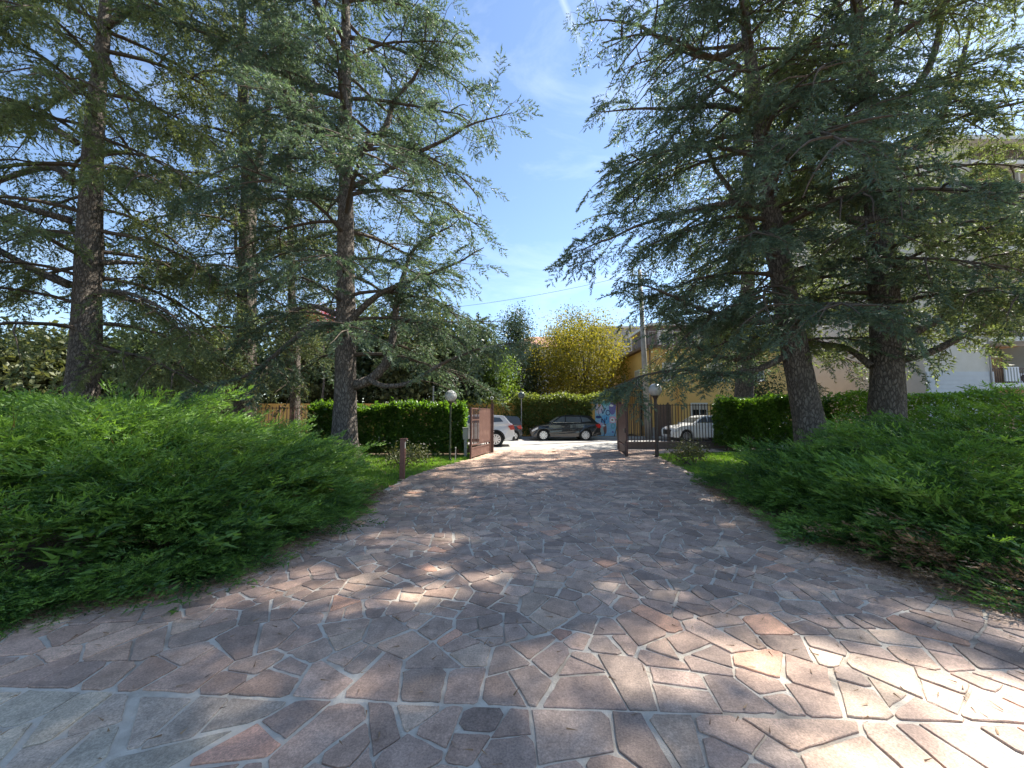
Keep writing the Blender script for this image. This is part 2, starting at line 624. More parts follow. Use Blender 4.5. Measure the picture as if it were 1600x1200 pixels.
M['conc'] = surf('pole_concrete', (0.3, 0.28, 0.25), (0.4, 0.37, 0.33), 4, 0.9, 0.25, 60)
M['slab'] = surf('balcony_slab_white', (0.66, 0.66, 0.64), (0.74, 0.73, 0.7), 4, 0.8)
M['pane'] = glass_mat('window_glass', (0.02, 0.024, 0.028))
M['frame_w'] = surf('white_window_frame', (0.66, 0.64, 0.6), None, rough=0.5)
M['shutter'] = surf('roller_shutter', (0.42, 0.37, 0.29), (0.47, 0.41, 0.33), 8, 0.7)
M['grey_wall'] = surf('grey_render', (0.36, 0.34, 0.33), (0.43, 0.41, 0.39), 2, 0.9, 0.1, 40)
M['brown_panel'] = surf('brown_panelling', (0.14, 0.1, 0.09), (0.19, 0.14, 0.125), 4, 0.7)
M['terracotta'] = surf('terracotta_tiles', (0.3, 0.15, 0.1), (0.38, 0.2, 0.14), 3, 0.85, 0.3, 20)
M['tyre'] = surf('tyre_rubber', (0.018, 0.018, 0.018), (0.03, 0.03, 0.03), 30, 0.85)
M['rim'] = surf('alloy_rim', (0.62, 0.62, 0.63), None, rough=0.28, metal=0.85)
M['trim'] = surf('black_plastic_trim', (0.02, 0.02, 0.021), None, rough=0.55)
M['car_black'] = surf('black_car_paint', (0.012, 0.012, 0.014), None, rough=0.25, coat=1.0)
M['car_white'] = surf('white_car_paint', (0.74, 0.74, 0.73), None, rough=0.3, coat=0.8)
M['car_grey'] = surf('dark_grey_car_paint', (0.05, 0.055, 0.06), None, rough=0.28, coat=1.0)
M['car_glass'] = glass_mat('car_window_glass', (0.075, 0.09, 0.1), 0.02)
M['chrome'] = surf('chrome_strip', (0.75, 0.75, 0.76), None, rough=0.15, metal=1.0)
M['lens_red'] = surf('red_tail_lens', (0.35, 0.012, 0.012), None, rough=0.15, coat=1)
M['lens_white'] = surf('headlight_lens', (0.6, 0.62, 0.64), None, rough=0.1, coat=1)
M['box_grey'] = surf('grey_box_plastic', (0.28, 0.29, 0.26), (0.34, 0.35, 0.31), 8, 0.7)
M['white_paint'] = surf('white_metal_paint', (0.7, 0.7, 0.7), None, rough=0.45)
M['blue_awning'] = surf('blue_awning_cloth', (0.06, 0.14, 0.5), None, rough=0.8)
M['dry_leaf'] = surf('dry_brown_leaf', (0.2, 0.09, 0.04), (0.3, 0.15, 0.07), 20, 0.8)


def paint(name, c):
    return surf(name, c, tuple(min(1, k * 1.25 + 0.02) for k in c), 9, 0.7, 0.08, 30)


# ------------------------------------------------------------------ ground, street, driveway
def sheet(name, pts, z, mat, thick=None):
    m = MB()
    n = len(pts)
    if thick:
        vs = [(x, y, z) for x, y in pts] + [(x, y, z - thick) for x, y in pts]
        fs = [tuple(range(n)), tuple(range(2 * n - 1, n - 1, -1))] + [((i + 1) % n, i, n + i, n + (i + 1) % n) for i in range(n)]
        m.add(vs, fs)
    else:
        m.add([(x, y, z) for x, y in pts], [tuple(range(n))])
    return m.build(name, mat)


o = sheet('ground', [(-300, -200), (300, -200), (300, 500), (-300, 500)], -0.03, M['soil'])
tag(o, kind='structure')
STREET_Y0 = 17.9
o = sheet('street', [(-120, STREET_Y0), (120, STREET_Y0), (120, 26.0), (-120, 26.0)], -0.006, M['asphalt'])
tag(o, kind='structure')
o = sheet('pavement', [(-120, 26.0), (120, 26.0), (120, 27.05), (-120, 27.05)], 0.09, M['kerb'], 0.12)
tag(o, kind='structure')

DRIVE = [(-11, -3), (11, -3), (11, 2.0), (6.5, 2.55), (4.35, 3.2), (4.06, 3.89), (3.92, 4.6), (4.06, 6.1), (4.34, 8.06), (4.72, 9.6), (5.1, 11.9),
         (5.5, 14.6), (5.7, 16.0), (9.2, 16.9), (9.2, 17.8), (-1.0, 17.8), (-0.95, 16.3), (-1.55, 13.95), (-2.25, 11.8), (-2.65, 10.1), (-2.74, 8.4),
         (-2.79, 5.9), (-2.78, 4.65), (-2.94, 3.9), (-3.67, 3.4), (-4.15, 3.15), (-6.5, 2.5), (-11, 1.9)]
driveway = sheet('driveway', DRIVE, 0.0, M['mortar'])
tag(driveway, kind='structure')


def inside(poly, x, y):
    c = False
    j = len(poly) - 1
    for i in range(len(poly)):
        xi, yi = poly[i]
        xj, yj = poly[j]
        if (yi > y) != (yj > y) and x < (xj - xi) * (y - yi) / (yj - yi) + xi:
            c = not c
        j = i
    return c


def clip(poly, nx, ny, d):
    """keep the part of a convex polygon where nx*x+ny*y <= d"""
    out = []
    for i in range(len(poly)):
        a = poly[i]
        b = poly[(i + 1) % len(poly)]
        fa = nx * a[0] + ny * a[1] - d
        fb = nx * b[0] + ny * b[1] - d
        if fa <= 0:
            out.append(a)
        if (fa < 0 < fb) or (fb < 0 < fa):
            t = fa / (fa - fb)
            out.append((a[0] + (b[0] - a[0]) * t, a[1] + (b[1] - a[1]) * t))
    return out


def sinnoise(x, y, k=1.0, ph=0.0):
    return (math.sin(3.1 * k * x + 1.7 * k * y + ph) + math.sin(-2.3 * k * x + 3.7 * k * y + 1.3 + ph * 2) + math.sin(5.3 * k * x - 1.1 * k * y + 2.1 + ph) * 0.6) / 2.6


JOINT = lambda x: 2.24 - 0.05 * x            # the straight joint across the foreground


def zone(x, y):
    if y > JOINT(x):
        return 0
    if x < -1.28 + (y - 2.2) * 0.75:
        return 2
    return 1


def p_area(pl):
    return 0.5 * sum(pl[k][0] * pl[(k + 1) % len(pl)][1] - pl[(k + 1) % len(pl)][0] * pl[k][1] for k in range(len(pl)))


def compact(pl):
    if len(pl) < 3:
        return 0.0
    per = sum(math.hypot(pl[k][0] - pl[k - 1][0], pl[k][1] - pl[k - 1][1]) for k in range(len(pl)))
    return 4 * math.pi * abs(p_area(pl)) / per ** 2


def p_cen(pl):
    return sum(p[0] for p in pl) / len(pl), sum(p[1] for p in pl) / len(pl)


def stones():
    """crazy paving: coarse cells broken again and again, as a mason breaks slabs"""
    rnd = random.Random(5)
    pts = []
    cell = {}
    G = 0.8
    for _ in range(26000):
        x = rnd.uniform(-7.8, 9.6)
        y = rnd.uniform(0.3, 18.4)
        if y > 3.6 and (x < -4.6 or (x > 6.8 and y < 15.2)):
            continue
        gx, gy = int(math.floor(x / G)), int(math.floor(y / G))
        if all((q[0] - x) ** 2 + (q[1] - y) ** 2 > 0.36 ** 2 for i in range(gx - 1, gx + 2) for j in range(gy - 1, gy + 2) for q in cell.get((i, j), ())):
            cell.setdefault((gx, gy), []).append((x, y, len(pts)))
            pts.append((x, y))
    raw = []
    n_ = Vector((1, -0.75)).normalized()
    d0 = n_.x * -1.28 + n_.y * 2.2
    for i, (x, y) in enumerate(pts):
        zi = zone(x, y)
        poly = [(x - 2, y - 2), (x + 2, y - 2), (x + 2, y + 2), (x - 2, y + 2)]
        gx, gy = int(math.floor(x / G)), int(math.floor(y / G))
        for a in range(gx - 2, gx + 3):
            for b in range(gy - 2, gy + 3):
                for q in cell.get((a, b), ()):
                    if q[2] == i or zone(q[0], q[1]) != zi or len(poly) < 3:
                        continue
                    dx, dy = q[0] - x, q[1] - y
                    L = math.hypot(dx, dy)
                    poly = clip(poly, dx / L, dy / L, (dx * (x + dx / 2) + dy * (y + dy / 2)) / L)
        if len(poly) >= 3:
            if zi == 0:
                poly = clip(poly, -0.05, -1, -2.24 - 0.004)
            else:
                poly = clip(poly, 0.05, 1, 2.24 - 0.004)
                poly = clip(poly, n_.x, n_.y, d0 - 0.006) if zi == 2 else clip(poly, -n_.x, -n_.y, -d0 - 0.006)
        if len(poly) >= 3:
            raw.append((poly, zi))
    fin = []

    def split(pl, zi, tgt, depth=0):
        ar = p_area(pl)
        cx, cy = p_cen(pl)
        if ar < tgt or depth > 6:
            fin.append((pl, zi))
            return
        # longest direction of the piece
        sxx = sum((p[0] - cx) ** 2 for p in pl)
        syy = sum((p[1] - cy) ** 2 for p in pl)
        sxy = sum((p[0] - cx) * (p[1] - cy) for p in pl)
        best = None
        for _ in range(5):
            th = 0.5 * math.atan2(2 * sxy, sxx - syy) + rnd.gauss(0, 0.4)
            nx, ny = math.cos(th), math.sin(th)
            off = nx * cx + ny * cy + rnd.uniform(-0.14, 0.14) * math.sqrt(ar)
            A, B = clip(pl, nx, ny, off), clip(pl, -nx, -ny, -off)
            q_ = min(compact(A), compact(B))
            if best is None or q_ > best[0]:
                best = (q_, A, B)
        if best[0] < 0.46:
            fin.append((pl, zi))
            return
        A, B = best[1:]
        for q in (A, B):
            if len(q) >= 3:
                split(q, zi, rnd.uniform(*((0.032, 0.085) if cy > 3.1 else (0.042, 0.125) if zi != 2 else (0.06, 0.17))), depth + 1)
    for pl, zi in raw:
        split(pl, zi, rnd.uniform(0.06, 0.14))
    res = []
    for pl, zi in fin:
        # each side drawn in by its own joint width, a little askew
        P = list(pl)
        n = len(pl)
        for k in range(n):
            a, b = pl[k], pl[(k + 1) % n]
            L = math.hypot(b[0] - a[0], b[1] - a[1])
            if L < 0.012:
                continue
            nx, ny = (b[1] - a[1]) / L, -(b[0] - a[0]) / L
            gap = rnd.choice((0.0015, 0.002, 0.003, 0.004, 0.005, 0.006, 0.009, 0.014)) * (1.5 if zi == 2 else 1.0)
            rot = rnd.gauss(0, 0.024)
            mx_, my_ = (a[0] + b[0]) / 2 - nx * gap, (a[1] + b[1]) / 2 - ny * gap
            gap2 = abs(rot) * L * 0.5                 # never past its neighbour's side
            mx_, my_ = mx_ - nx * gap2, my_ - ny * gap2
            nx, ny = nx * math.cos(rot) - ny * math.sin(rot), nx * math.sin(rot) + ny * math.cos(rot)
            P = clip(P, nx, ny, nx * mx_ + ny * my_)
            if len(P) < 3:
                break
        if len(P) < 3:
            continue
        pl2 = [P[k] for k in range(len(P)) if math.hypot(P[k][0] - P[(k + 1) % len(P)][0], P[k][1] - P[(k + 1) % len(P)][1]) > 0.015]
        if len(pl2) < 3 or p_area(pl2) < 0.004:
            continue
        cut = []
        for k in range(len(pl2)):
            p0, p, p1 = Vector(pl2[k - 1]), Vector(pl2[k]), Vector(pl2[(k + 1) % len(pl2)])
            e0, e1 = p0 - p, p1 - p
            c = min(rnd.choice((0.004, 0.006, 0.01, 0.02, 0.045)), e0.length * 0.28, e1.length * 0.28)
            cut.append(p + e0.normalized() * c)
            cut.append(p + e1.normalized() * c * rnd.uniform(0.6, 1))
        cx = sum(p.x for p in cut) / len(cut)
        cy = sum(p.y for p in cut) / len(cut)
        if inside(DRIVE, cx, cy):
            res.append((cx, cy, p_area(pl2), cut, zi))
    return res


PAL = [(0.2, 0.164, 0.155), (0.22, 0.182, 0.17), (0.185, 0.157, 0.152), (0.235, 0.197, 0.182), (0.165, 0.143, 0.14), (0.25, 0.206, 0.186),
       (0.21, 0.181, 0.172), (0.19, 0.168, 0.163), (0.225, 0.182, 0.168), (0.2, 0.164, 0.153), (0.16, 0.136, 0.132), (0.24, 0.21, 0.192)]
RED = [(0.27, 0.185, 0.155), (0.3, 0.205, 0.168), (0.25, 0.172, 0.15)]
GREY = [(0.285, 0.285, 0.265), (0.25, 0.255, 0.245), (0.32, 0.315, 0.29), (0.265, 0.25, 0.24)]


def stone_geo(q, rnd, fine):
    cx, cy, area, cut, zi = q
    ring = []
    n = len(cut)
    for k in range(n):
        a, b = cut[k], cut[(k + 1) % n]
        L = (b - a).length
        m = 1 if not fine or L < 0.05 else min(5, int(L / 0.045) + 1)
        nrm = Vector(((b - a).y, -(b - a).x))
        if L > 1e-6:
            nrm /= L
        for i in range(m):
            p = a.lerp(b, i / m)
            if fine:
                w = rnd.gauss(0, 0.0045) + 0.006 * sinnoise(p.x * 2.6, p.y * 2.6)
                p = p - nrm * abs(w) * 0.6 + Vector((0.0, 0.0))
            ring.append((p.x - cx, p.y - cy))
    tx, ty, h = rnd.gauss(0, 0.004), rnd.gauss(0, 0.004), 0.0085 + rnd.uniform(-0.002, 0.004)
    n = len(ring)
    vs = []
    for x, y in ring:
        vs.append((x, y, -0.01))
    for x, y in ring:
        vs.append((x, y, h - 0.003 + tx * x + ty * y))
    for x, y in ring:
        L = math.hypot(x, y) + 1e-6
        k = max(0.0, 1 - 0.0035 / L)
        vs.append((x * k, y * k, h + tx * x + ty * y + (rnd.gauss(0, 0.0008) if fine else 0)))
    fs = []
    for i in range(n):
        j = (i + 1) % n
        fs.append((i, j, n + j, n + i))
        fs.append((n + i, n + j, 2 * n + j, 2 * n + i))
    fs.append(tuple(range(2 * n, 3 * n)))
    c = rnd.choice(GREY) if zi == 2 else (rnd.choice(RED) if rnd.random() < 0.035 else rnd.choice(PAL))
    warm = max(0.0, min(1.0, (-cx - 0.2) / 2.5)) * (0 if zi == 2 else 1)
    k = rnd.uniform(0.78, 1.14)
    k *= 1.68 if zi != 2 else 1.35
    c = (c[0] * k * (1.22 + 0.06 * warm), c[1] * k * 1.02, c[2] * k * (0.82 - 0.03 * warm))
    return vs, fs, c


def build_stones():
    st = stones()
    rnd = random.Random(9)
    vis = [q for q in st if in_view([(q[0], q[1], 0)], 1.03)[0]]
    oth = [q for q in st if not in_view([(q[0], q[1], 0)], 1.03)[0]]
    vis.sort(key=lambda q: -(q[2] / max(q[1], 0.5) ** 3))
    for q in vis[:295]:
        vs, fs, c = stone_geo(q, rnd, True)
        me = bpy.data.meshes.new('paving_stone')
        me.from_pydata(vs, [], fs)
        a = me.attributes.new('col', 'FLOAT_COLOR', 'FACE')
        a.data.foreach_set('color', np.tile(np.array([*c, 1], dtype=np.float32), len(me.polygons)))
        ob = link('paving_stone', me, M['stone'], driveway)
        ob.location = (q[0], q[1], 0)
    V, F, K = [], [], []
    for q in vis[295:] + oth:
        vs, fs, c = stone_geo(q, rnd, q[1] < 9)
        b = len(V)
        V += [(x + q[0], y + q[1], z) for x, y, z in vs]
        F += [tuple(b + i for i in f) for f in fs]
        K += [(*c, 1)] * len(fs)
    me = bpy.data.meshes.new('far_paving_stones')
    me.from_pydata(V, [], F)
    a = me.attributes.new('col', 'FLOAT_COLOR', 'FACE')
    a.data.foreach_set('color', np.array(K, dtype=np.float32).ravel())
    link('paving_stone_field', me, M['stone'], driveway, 'stuff')


build_stones()

# ------------------------------------------------------------------ foliage templates
def norm(a):
    return a / (np.linalg.norm(a, axis=-1, keepdims=True) + 1e-9)


def needle_tris(P, D, length, width, r):
    """thin triangles rooted at P, pointing along D"""
    n = len(P)
    D = norm(D)
    side = norm(np.cross(D, norm(r.normal(size=(n, 3)))))
    L = (length * r.uniform(0.7, 1.3, n))[:, None]
    w = (width * r.uniform(0.7, 1.3, n))[:, None]
    base = P
    return np.stack([base - side * w * 0.5, base + side * w * 0.5, base + D * L], axis=1)


def cedar_spray(r, twigs=10, tufts=5, per=3, nl=0.14, nw=0.036, droop=0.22):
    tri, tint = [], []
    ts = np.linspace(0.08, 1.0, twigs)
    axis = lambda t: np.array([t, 0.05 * math.sin(4 * t + 1), -droop * t * t])
    tri.append(np.array([[axis(0) + [0, 0.008, 0], axis(0) - [0, 0.008, 0], axis(1.0)]]))
    tint.append(np.array([-1.0]))
    for i, t in enumerate(ts):
        o = axis(t)
        last = i == twigs - 1
        sgn = 1 if i % 2 else -1
        ang = (r.uniform(0.6, 1.15) * sgn) if not last else 0.0
        L = (0.20 + 0.26 * (1 - t)) * r.uniform(0.7, 1.25) if not last else 0.2
        d = np.array([math.cos(ang), math.sin(ang), r.uniform(-0.45, 0.22)])
        d /= np.linalg.norm(d)
        e = o + d * L
        e[2] -= droop * 0.5 * L
        k = np.linspace(0.12, 1.0, tufts)[:, None]
        P = o + (e - o) * k
        P = np.repeat(P, per, axis=0)
        n = len(P)
        D = norm(r.normal(size=(n, 3)) + np.array([0, 0, 0.3])) * 0.75 + d * 1.0
        tri.append(needle_tris(P + r.normal(size=P.shape) * 0.008, D, nl, nw, r))
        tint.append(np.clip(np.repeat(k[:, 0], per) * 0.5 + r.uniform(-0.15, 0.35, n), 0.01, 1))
        w = np.array([0, 0, 0.006])
        tri.append(np.array([[o - w, o + w, e]]))
        tint.append(np.array([-1.0]))
    T = np.concatenate(tri)
    t = np.minimum(np.concatenate(tint), 1)
    return T, t


def juniper_plume(r, side=15, leaf=5, ll=0.13, lw=0.03):
    tri, tint = [], []
    ax0 = lambda t: np.array([t, 0.06 * math.sin(3 * t), 0.16 * t - 0.24 * t * t])
    w_ = np.array([0, 0.007, 0])
    tri.append(np.array([[ax0(-0.1) - w_, ax0(-0.1) + w_, ax0(0.5)], [ax0(0.45) - w_ * 0.7, ax0(0.45) + w_ * 0.7, ax0(0.95)]]))
    tint.append(np.array([-1.0, -1.0]))
    ax = lambda t: np.stack([t, 0.06 * np.sin(3 * t), 0.16 * t - 0.24 * t * t], axis=-1)
    ts = np.linspace(0.1, 1.0, side)
    for i, t in enumerate(ts):
        o = ax(np.array(t))
        sgn = 1 if i % 2 else -1
        ang = r.uniform(0.45, 0.85) * sgn * (1 - 0.5 * t)
        L = (0.10 + 0.34 * math.sin(math.pi * min(1, t * 0.8 + 0.15))) * r.uniform(0.75, 1.2)
        d = np.array([math.cos(ang), math.sin(ang), r.uniform(-0.1, 0.3)])
        d /= np.linalg.norm(d)
        k = np.linspace(0.05, 0.92, leaf)
        P = o + d * L * k[:, None]
        n = len(P)
        s2 = np.where(np.arange(n) % 2 == 0, 1.0, -1.0)
        perp = np.array([-d[1], d[0], 0])
        D = d * 1.0 + perp * (s2 * 0.5)[:, None] + r.normal(size=(n, 3)) * 0.22
        tri.append(needle_tris(P, D, ll, lw, r))
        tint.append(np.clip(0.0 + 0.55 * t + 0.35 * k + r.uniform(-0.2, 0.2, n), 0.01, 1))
    return np.concatenate(tri), np.concatenate(tint)


def laurel_leaf():
    a, b, c, d = np.array([0, 0, 0.]), np.array([0.45, 0.2, 0.05]), np.array([1., 0, -0.05]), np.array([0.45, -0.2, 0.05])
    m = np.array([0.5, 0, -0.02])
    return np.stack([np.stack([a, d, m]), np.stack([d, c, m]), np.stack([c, b, m]), np.stack([b, a, m])])


def quad_leaf():
    a, b, c, d = np.array([0, 0, 0.]), np.array([0.5, 0.3, 0.06]), np.array([1., 0, 0]), np.array([0.5, -0.3, 0.06])
    return np.stack([np.stack([a, d, c]), np.stack([a, c, b])])


def frames(D, r, upmix=1.0, up=(0, 0, 1)):
    X = norm(D)
    U = np.asarray(up, float) * upmix + r.normal(size=X.shape) * (0.25 if upmix > 0 else 1.0)
    Y = norm(np.cross(U, X))
    Z = np.cross(X, Y)
    return np.stack([X, Y, Z], axis=1)                  # rows are the axes


def expand(temps, O, D, Sc, r, upmix=1.0, jitter=0.12):
    """copies of small leaf-spray shapes: origin O, direction D, size Sc"""
    out, tn = [], []
    idx = r.integers(0, len(temps), len(O))
    F = frames(D, r, upmix)
    for k, (T, t) in enumerate(temps):
        s = np.where(idx == k)[0]
        if not len(s):
            continue
        V = np.einsum('tvi,nij->ntvj', T, F[s]) * Sc[s][:, None, None, None] + O[s][:, None, None, :]
        out.append(V.reshape(-1, 3, 3))
        base = jitter[s] + r.uniform(-0.08, 0.08, len(s)) if isinstance(jitter, np.ndarray) else r.uniform(-jitter, jitter, len(s))
        tn.append(np.where(t[None, :] < 0, 0.0, np.clip(t[None, :] + base[:, None], 0.01, 1)).ravel())
    if not out:
        return np.zeros((0, 3, 3)), np.zeros(0)
    return np.concatenate(out), np.concatenate(tn)


SPRAY = [cedar_spray(rng) for _ in range(10)]
SPRAY_MID = [cedar_spray(rng, 9, 3, 2, 0.17, 0.066) for _ in range(6)]
SPRAY_COARSE = [cedar_spray(rng, 5, 2, 1, 0.26, 0.13) for _ in range(5)]
PLUME = [juniper_plume(rng, 14, 5, 0.115, 0.032) for _ in range(8)]
PLUME_FINE = [juniper_plume(rng, 20, 7, 0.08, 0.023) for _ in range(8)]
PLUME_IN = [juniper_plume(rng, 12, 4, 0.13, 0.042) for _ in range(5)]
LAUREL = [(laurel_leaf(), np.zeros(4))]
QUAD = [(quad_leaf(), np.zeros(2))]


def lerp_path(pts, n):
    """smooth path through points (Catmull-Rom)"""
    pts = [Vector(p) for p in pts]
    out = []
    m = len(pts) - 1
    for i in range(n):
        f = i / (n - 1) * m
        k = min(int(f), m - 1)
        t = f - k
        p0, p1, p2, p3 = pts[max(k - 1, 0)], pts[k], pts[k + 1], pts[min(k + 2, m)]
        out.append(0.5 * ((2 * p1) + (p2 - p0) * t + (2 * p0 - 5 * p1 + 4 * p2 - p3) * t * t + (3 * p1 - p0 - 3 * p2 + p3) * t ** 3))
    return out


# ------------------------------------------------------------------ cedars
def trunk_mesh(path, radii, parent, mat, seed, flare=0.5, n=18):
    r = random.Random(seed)
    seg = 46
    P = lerp_path(path, seg)
    R_ = [radii[0] + (radii[1] - radii[0]) * (i / (seg - 1)) ** 1.35 for i in range(seg)]
    vs, fs = [], []
    knots = [(r.randrange(3, seg), r.uniform(0, 6.28), r.uniform(0.05, 0.14)) for _ in range(16)]
    for i, p in enumerate(P):
        z = p.z - P[0].z
        rr = R_[i] * (1 + flare * math.exp(-z / 0.55))
        for k in range(n):
            a = 2 * math.pi * k / n
            q = rr * (1 + 0.05 * math.sin(3 * a + i * 0.35) + 0.035 * math.sin(5 * a - i * 0.5 + seed) + r.gauss(0, 0.012) + flare * 0.22 * math.exp(-z / 0.5) * math.sin(5 * a + seed))
            for ki, ka, kh in knots:
                da = abs((a - ka + math.pi) % (2 * math.pi) - math.pi)
                q += kh * R_[i] * math.exp(-(da / 0.35) ** 2 - ((i - ki) / 0.9) ** 2)
            vs.append((p.x + q * math.cos(a) - P[0].x, p.y + q * math.sin(a) - P[0].y, p.z - P[0].z))
    for i in range(seg - 1):
        for k in range(n):
            k2 = (k + 1) % n
            fs.append((i * n + k, i * n + k2, (i + 1) * n + k2, (i + 1) * n + k))
    fs.append(tuple((seg - 1) * n + k for k in range(n)))
    m = MB()
    m.add(vs, fs)
    return m.build('trunk', mat, parent, smooth=True)


def cedar(label, path, radii, limbs, seed, leaf, bark, profile, z0, z1, nb, droop=0.18, density=1.0, spread=None, up=0.35, hang=0.0, scale=1.0, name='cedar_tree', coarse_only=False):
    """path: trunk points; profile(z) -> branch length; spread(azimuth) -> length factor"""
    r = np.random.default_rng(seed)
    rd = random.Random(seed)
    P = [Vector(p) for p in path]
    base = P[0].copy()
    root = thing(name, label, 'tree', base, 0, 'cedars along the driveway' if name == 'cedar_tree' else None)
    trunk_mesh(path, radii, root, bark, seed)
    tp = lerp_path(P, 60)

    def trunk_at(z):
        for a, b in zip(tp, tp[1:]):
            if a.z <= z <= b.z:
                t = (z - a.z) / max(b.z - a.z, 1e-6)
                return a.lerp(b, t)
        return tp[-1].copy()
    H = tp[-1].z
    O, D, Sc = [], [], []
    bw = MB()

    def clothe(pts, t0, ds, sc, flat=True):
        """sprays along a branch"""
        L = sum((b - a).length for a, b in zip(pts, pts[1:]))
        n = max(3, int(L * (1 - t0) / ds))
        for i in range(n):
            t = t0 + (1 - t0) * (i + rd.random()) / n
            f = t * (len(pts) - 1)
            k = min(int(f), len(pts) - 2)
            p = pts[k].lerp(pts[k + 1], f - k)
            tg = (pts[k + 1] - pts[k]).normalized()
            sd = tg.cross(Vector((0, 0, 1)))
            if sd.length < 0.05:
                sd = Vector((1, 0, 0))
            sd.normalize()
            s = 1 if rd.random() < 0.5 else -1
            a = rd.uniform(0.5, 1.35)
            d = tg * math.cos(a) + sd * math.sin(a) * s + Vector((0, 0, rd.uniform(-0.35, 0.35) - hang * rd.random()))
            O.append(p)
            D.append(d.normalized())
            Sc.append(sc * rd.uniform(0.65, 1.15) * (1.0 - 0.35 * t))
        O.append(pts[-1])
        D.append((pts[-1] - pts[-2]).normalized())
        Sc.append(sc * 0.8)

    def secondary(pts, n2, L2, ds, sc, r0):
        for j in range(n2):
            t = 0.22 + 0.7 * (j + rd.random()) / n2
            f = t * (len(pts) - 1)
            k = min(int(f), len(pts) - 2)
            p = pts[k].lerp(pts[k + 1], f - k)
            tg = (pts[k + 1] - pts[k]).normalized()
            sd = tg.cross(Vector((0, 0, 1)))
            if sd.length < 0.05:
                sd = Vector((0, 1, 0))
            sd.normalize()
            s = 1 if j % 2 else -1
            a = rd.uniform(0.6, 1.2)
            d = (tg * math.cos(a) + sd * math.sin(a) * s + Vector((0, 0, rd.uniform(-0.15, 0.35)))).normalized()
            L = L2 * (1.1 - 0.6 * t) * rd.uniform(0.7, 1.2)
            q = [p]
            for i in range(1, 6):
                d = (d + Vector((rd.gauss(0, 0.12), rd.gauss(0, 0.12), -0.07 - hang * 0.15 + rd.gauss(0, 0.06)))).normalized()
                q.append(q[-1] + d * L / 5)
            bw.tube(q, [r0 * (1 - 0.75 * i / 5) for i in range(6)], 4, cap=False)
            clothe(q, 0.12, ds, sc)

    ds = 0.30 / density
    # the limbs one can follow by eye
    for lb in limbs:
        pts, ra, rb = lb[:3]
        q = lerp_path(pts, 12)
        m = MB()
        jr = [ra + (rb - ra) * i / 11 for i in range(12)]
        m.tube([p - base for p in q], jr, 9)
        m.build('limb', bark, root, smooth=True)
        bare = lb[3] if len(lb) > 3 else 0.35
        out = q[int(bare * 11):]
        L = sum((b - a).length for a, b in zip(out, out[1:]))
        clothe(out, 0.05, ds * 1.1, 0.95 * scale)
        secondary(out, max(3, int(L * 2.2)), min(1.9, 0.55 * L + 0.5), ds * 1.15, 0.9 * scale, 0.02)
        # a bough beyond the end of the limb
        d = (q[-1] - q[-2]).normalized()
        e = [q[-1]]
        for i in range(6):
            d = (d + Vector((rd.gauss(0, 0.15), rd.gauss(0, 0.15), rd.gauss(-0.03, 0.1)))).normalized()
            e.append(e[-1] + d * 0.4)
        bw.tube(e, [rb * (1 - 0.13 * i) for i in range(7)], 5, cap=False)
        clothe(e, 0, ds, 0.95 * scale)
        secondary(e, 6, 1.3, ds * 1.1, 0.9 * scale, 0.014)
    # the whorls of smaller boughs
    for i in range(nb):
        u = (i + rd.random()) / nb
        z = z0 + (z1 - z0) * u
        az = i * 2.39996 + rd.uniform(-0.5, 0.5)
        L = profile(z) * rd.uniform(0.72, 1.1)
        if spread:
            L *= spread(az)
        if L < 0.5:
            continue
        p = trunk_at(z)
        seen = bool(in_view([p + Vector((math.cos(az), math.sin(az), 0)) * L * 0.6], 1.15)[0])
        el = up * rd.uniform(0.3, 1.5) + 0.25 * max(0, (z - z0) / (H - z0) - 0.5)
        d = Vector((math.cos(az) * math.cos(el), math.sin(az) * math.cos(el), math.sin(el)))
        q = [p]
        ns = 9
        for k in range(ns):
            d = (d + Vector((rd.gauss(0, 0.07), rd.gauss(0, 0.07), -0.055 - droop * 0.16 + rd.gauss(0, 0.05)))).normalized()
            q.append(q[-1] + d * L / ns)
        r0 = 0.018 + 0.011 * L
        bw.tube(q, [r0 * (1 - 0.85 * k / ns) for k in range(ns + 1)], 5, cap=False)
        if seen and not coarse_only:
            clothe(q, 0.2, ds, 1.0 * scale)
            secondary(q, max(4, int(L * 1.9)), 0.36 * L + 0.3, ds * 1.1, 0.9 * scale, r0 * 0.4)
        else:
            clothe(q, 0.2, ds * 1.6, 1.3 * scale)
            secondary(q, max(3, int(L * 1.1)), 0.36 * L + 0.3, ds * 2.0, 1.2 * scale, r0 * 0.4)
    O = np.array([tuple(p) for p in O])
    D = np.array([tuple(p) for p in D])
    Sc = np.array(Sc)
    # openings in the crown that let the sun through to the paving
    c_ = O + D * 0.4
    G_ = c_[:, :2] - np.array([sdir.x, sdir.y]) / sdir.z * c_[:, 2:3]
    keep = np.ones(len(O), bool)
    hidden = ~in_view(O, 1.03)
    for gx, gy, rx, ry, pr_ in SUN_GAPS:
        keep &= ~((((G_[:, 0] - gx) / (rx + 0.22)) ** 2 + ((G_[:, 1] - gy) / (ry + 0.22)) ** 2 < 1) & (r.random(len(O)) < np.where(hidden, pr_, 0.6 * pr_)))
    for lx, ly, lz in ((-2.05, 12.9, 2.25), (5.05, 13.6, 2.55)):      # boughs trimmed clear of the lamps
        keep &= (((c_[:, 0] - lx) / 0.95) ** 2 + ((c_[:, 1] - ly) / 2.1) ** 2 + ((c_[:, 2] - lz) / 0.95) ** 2) > 1
    ph = seed * 1.7
    q_ = O * 2.1
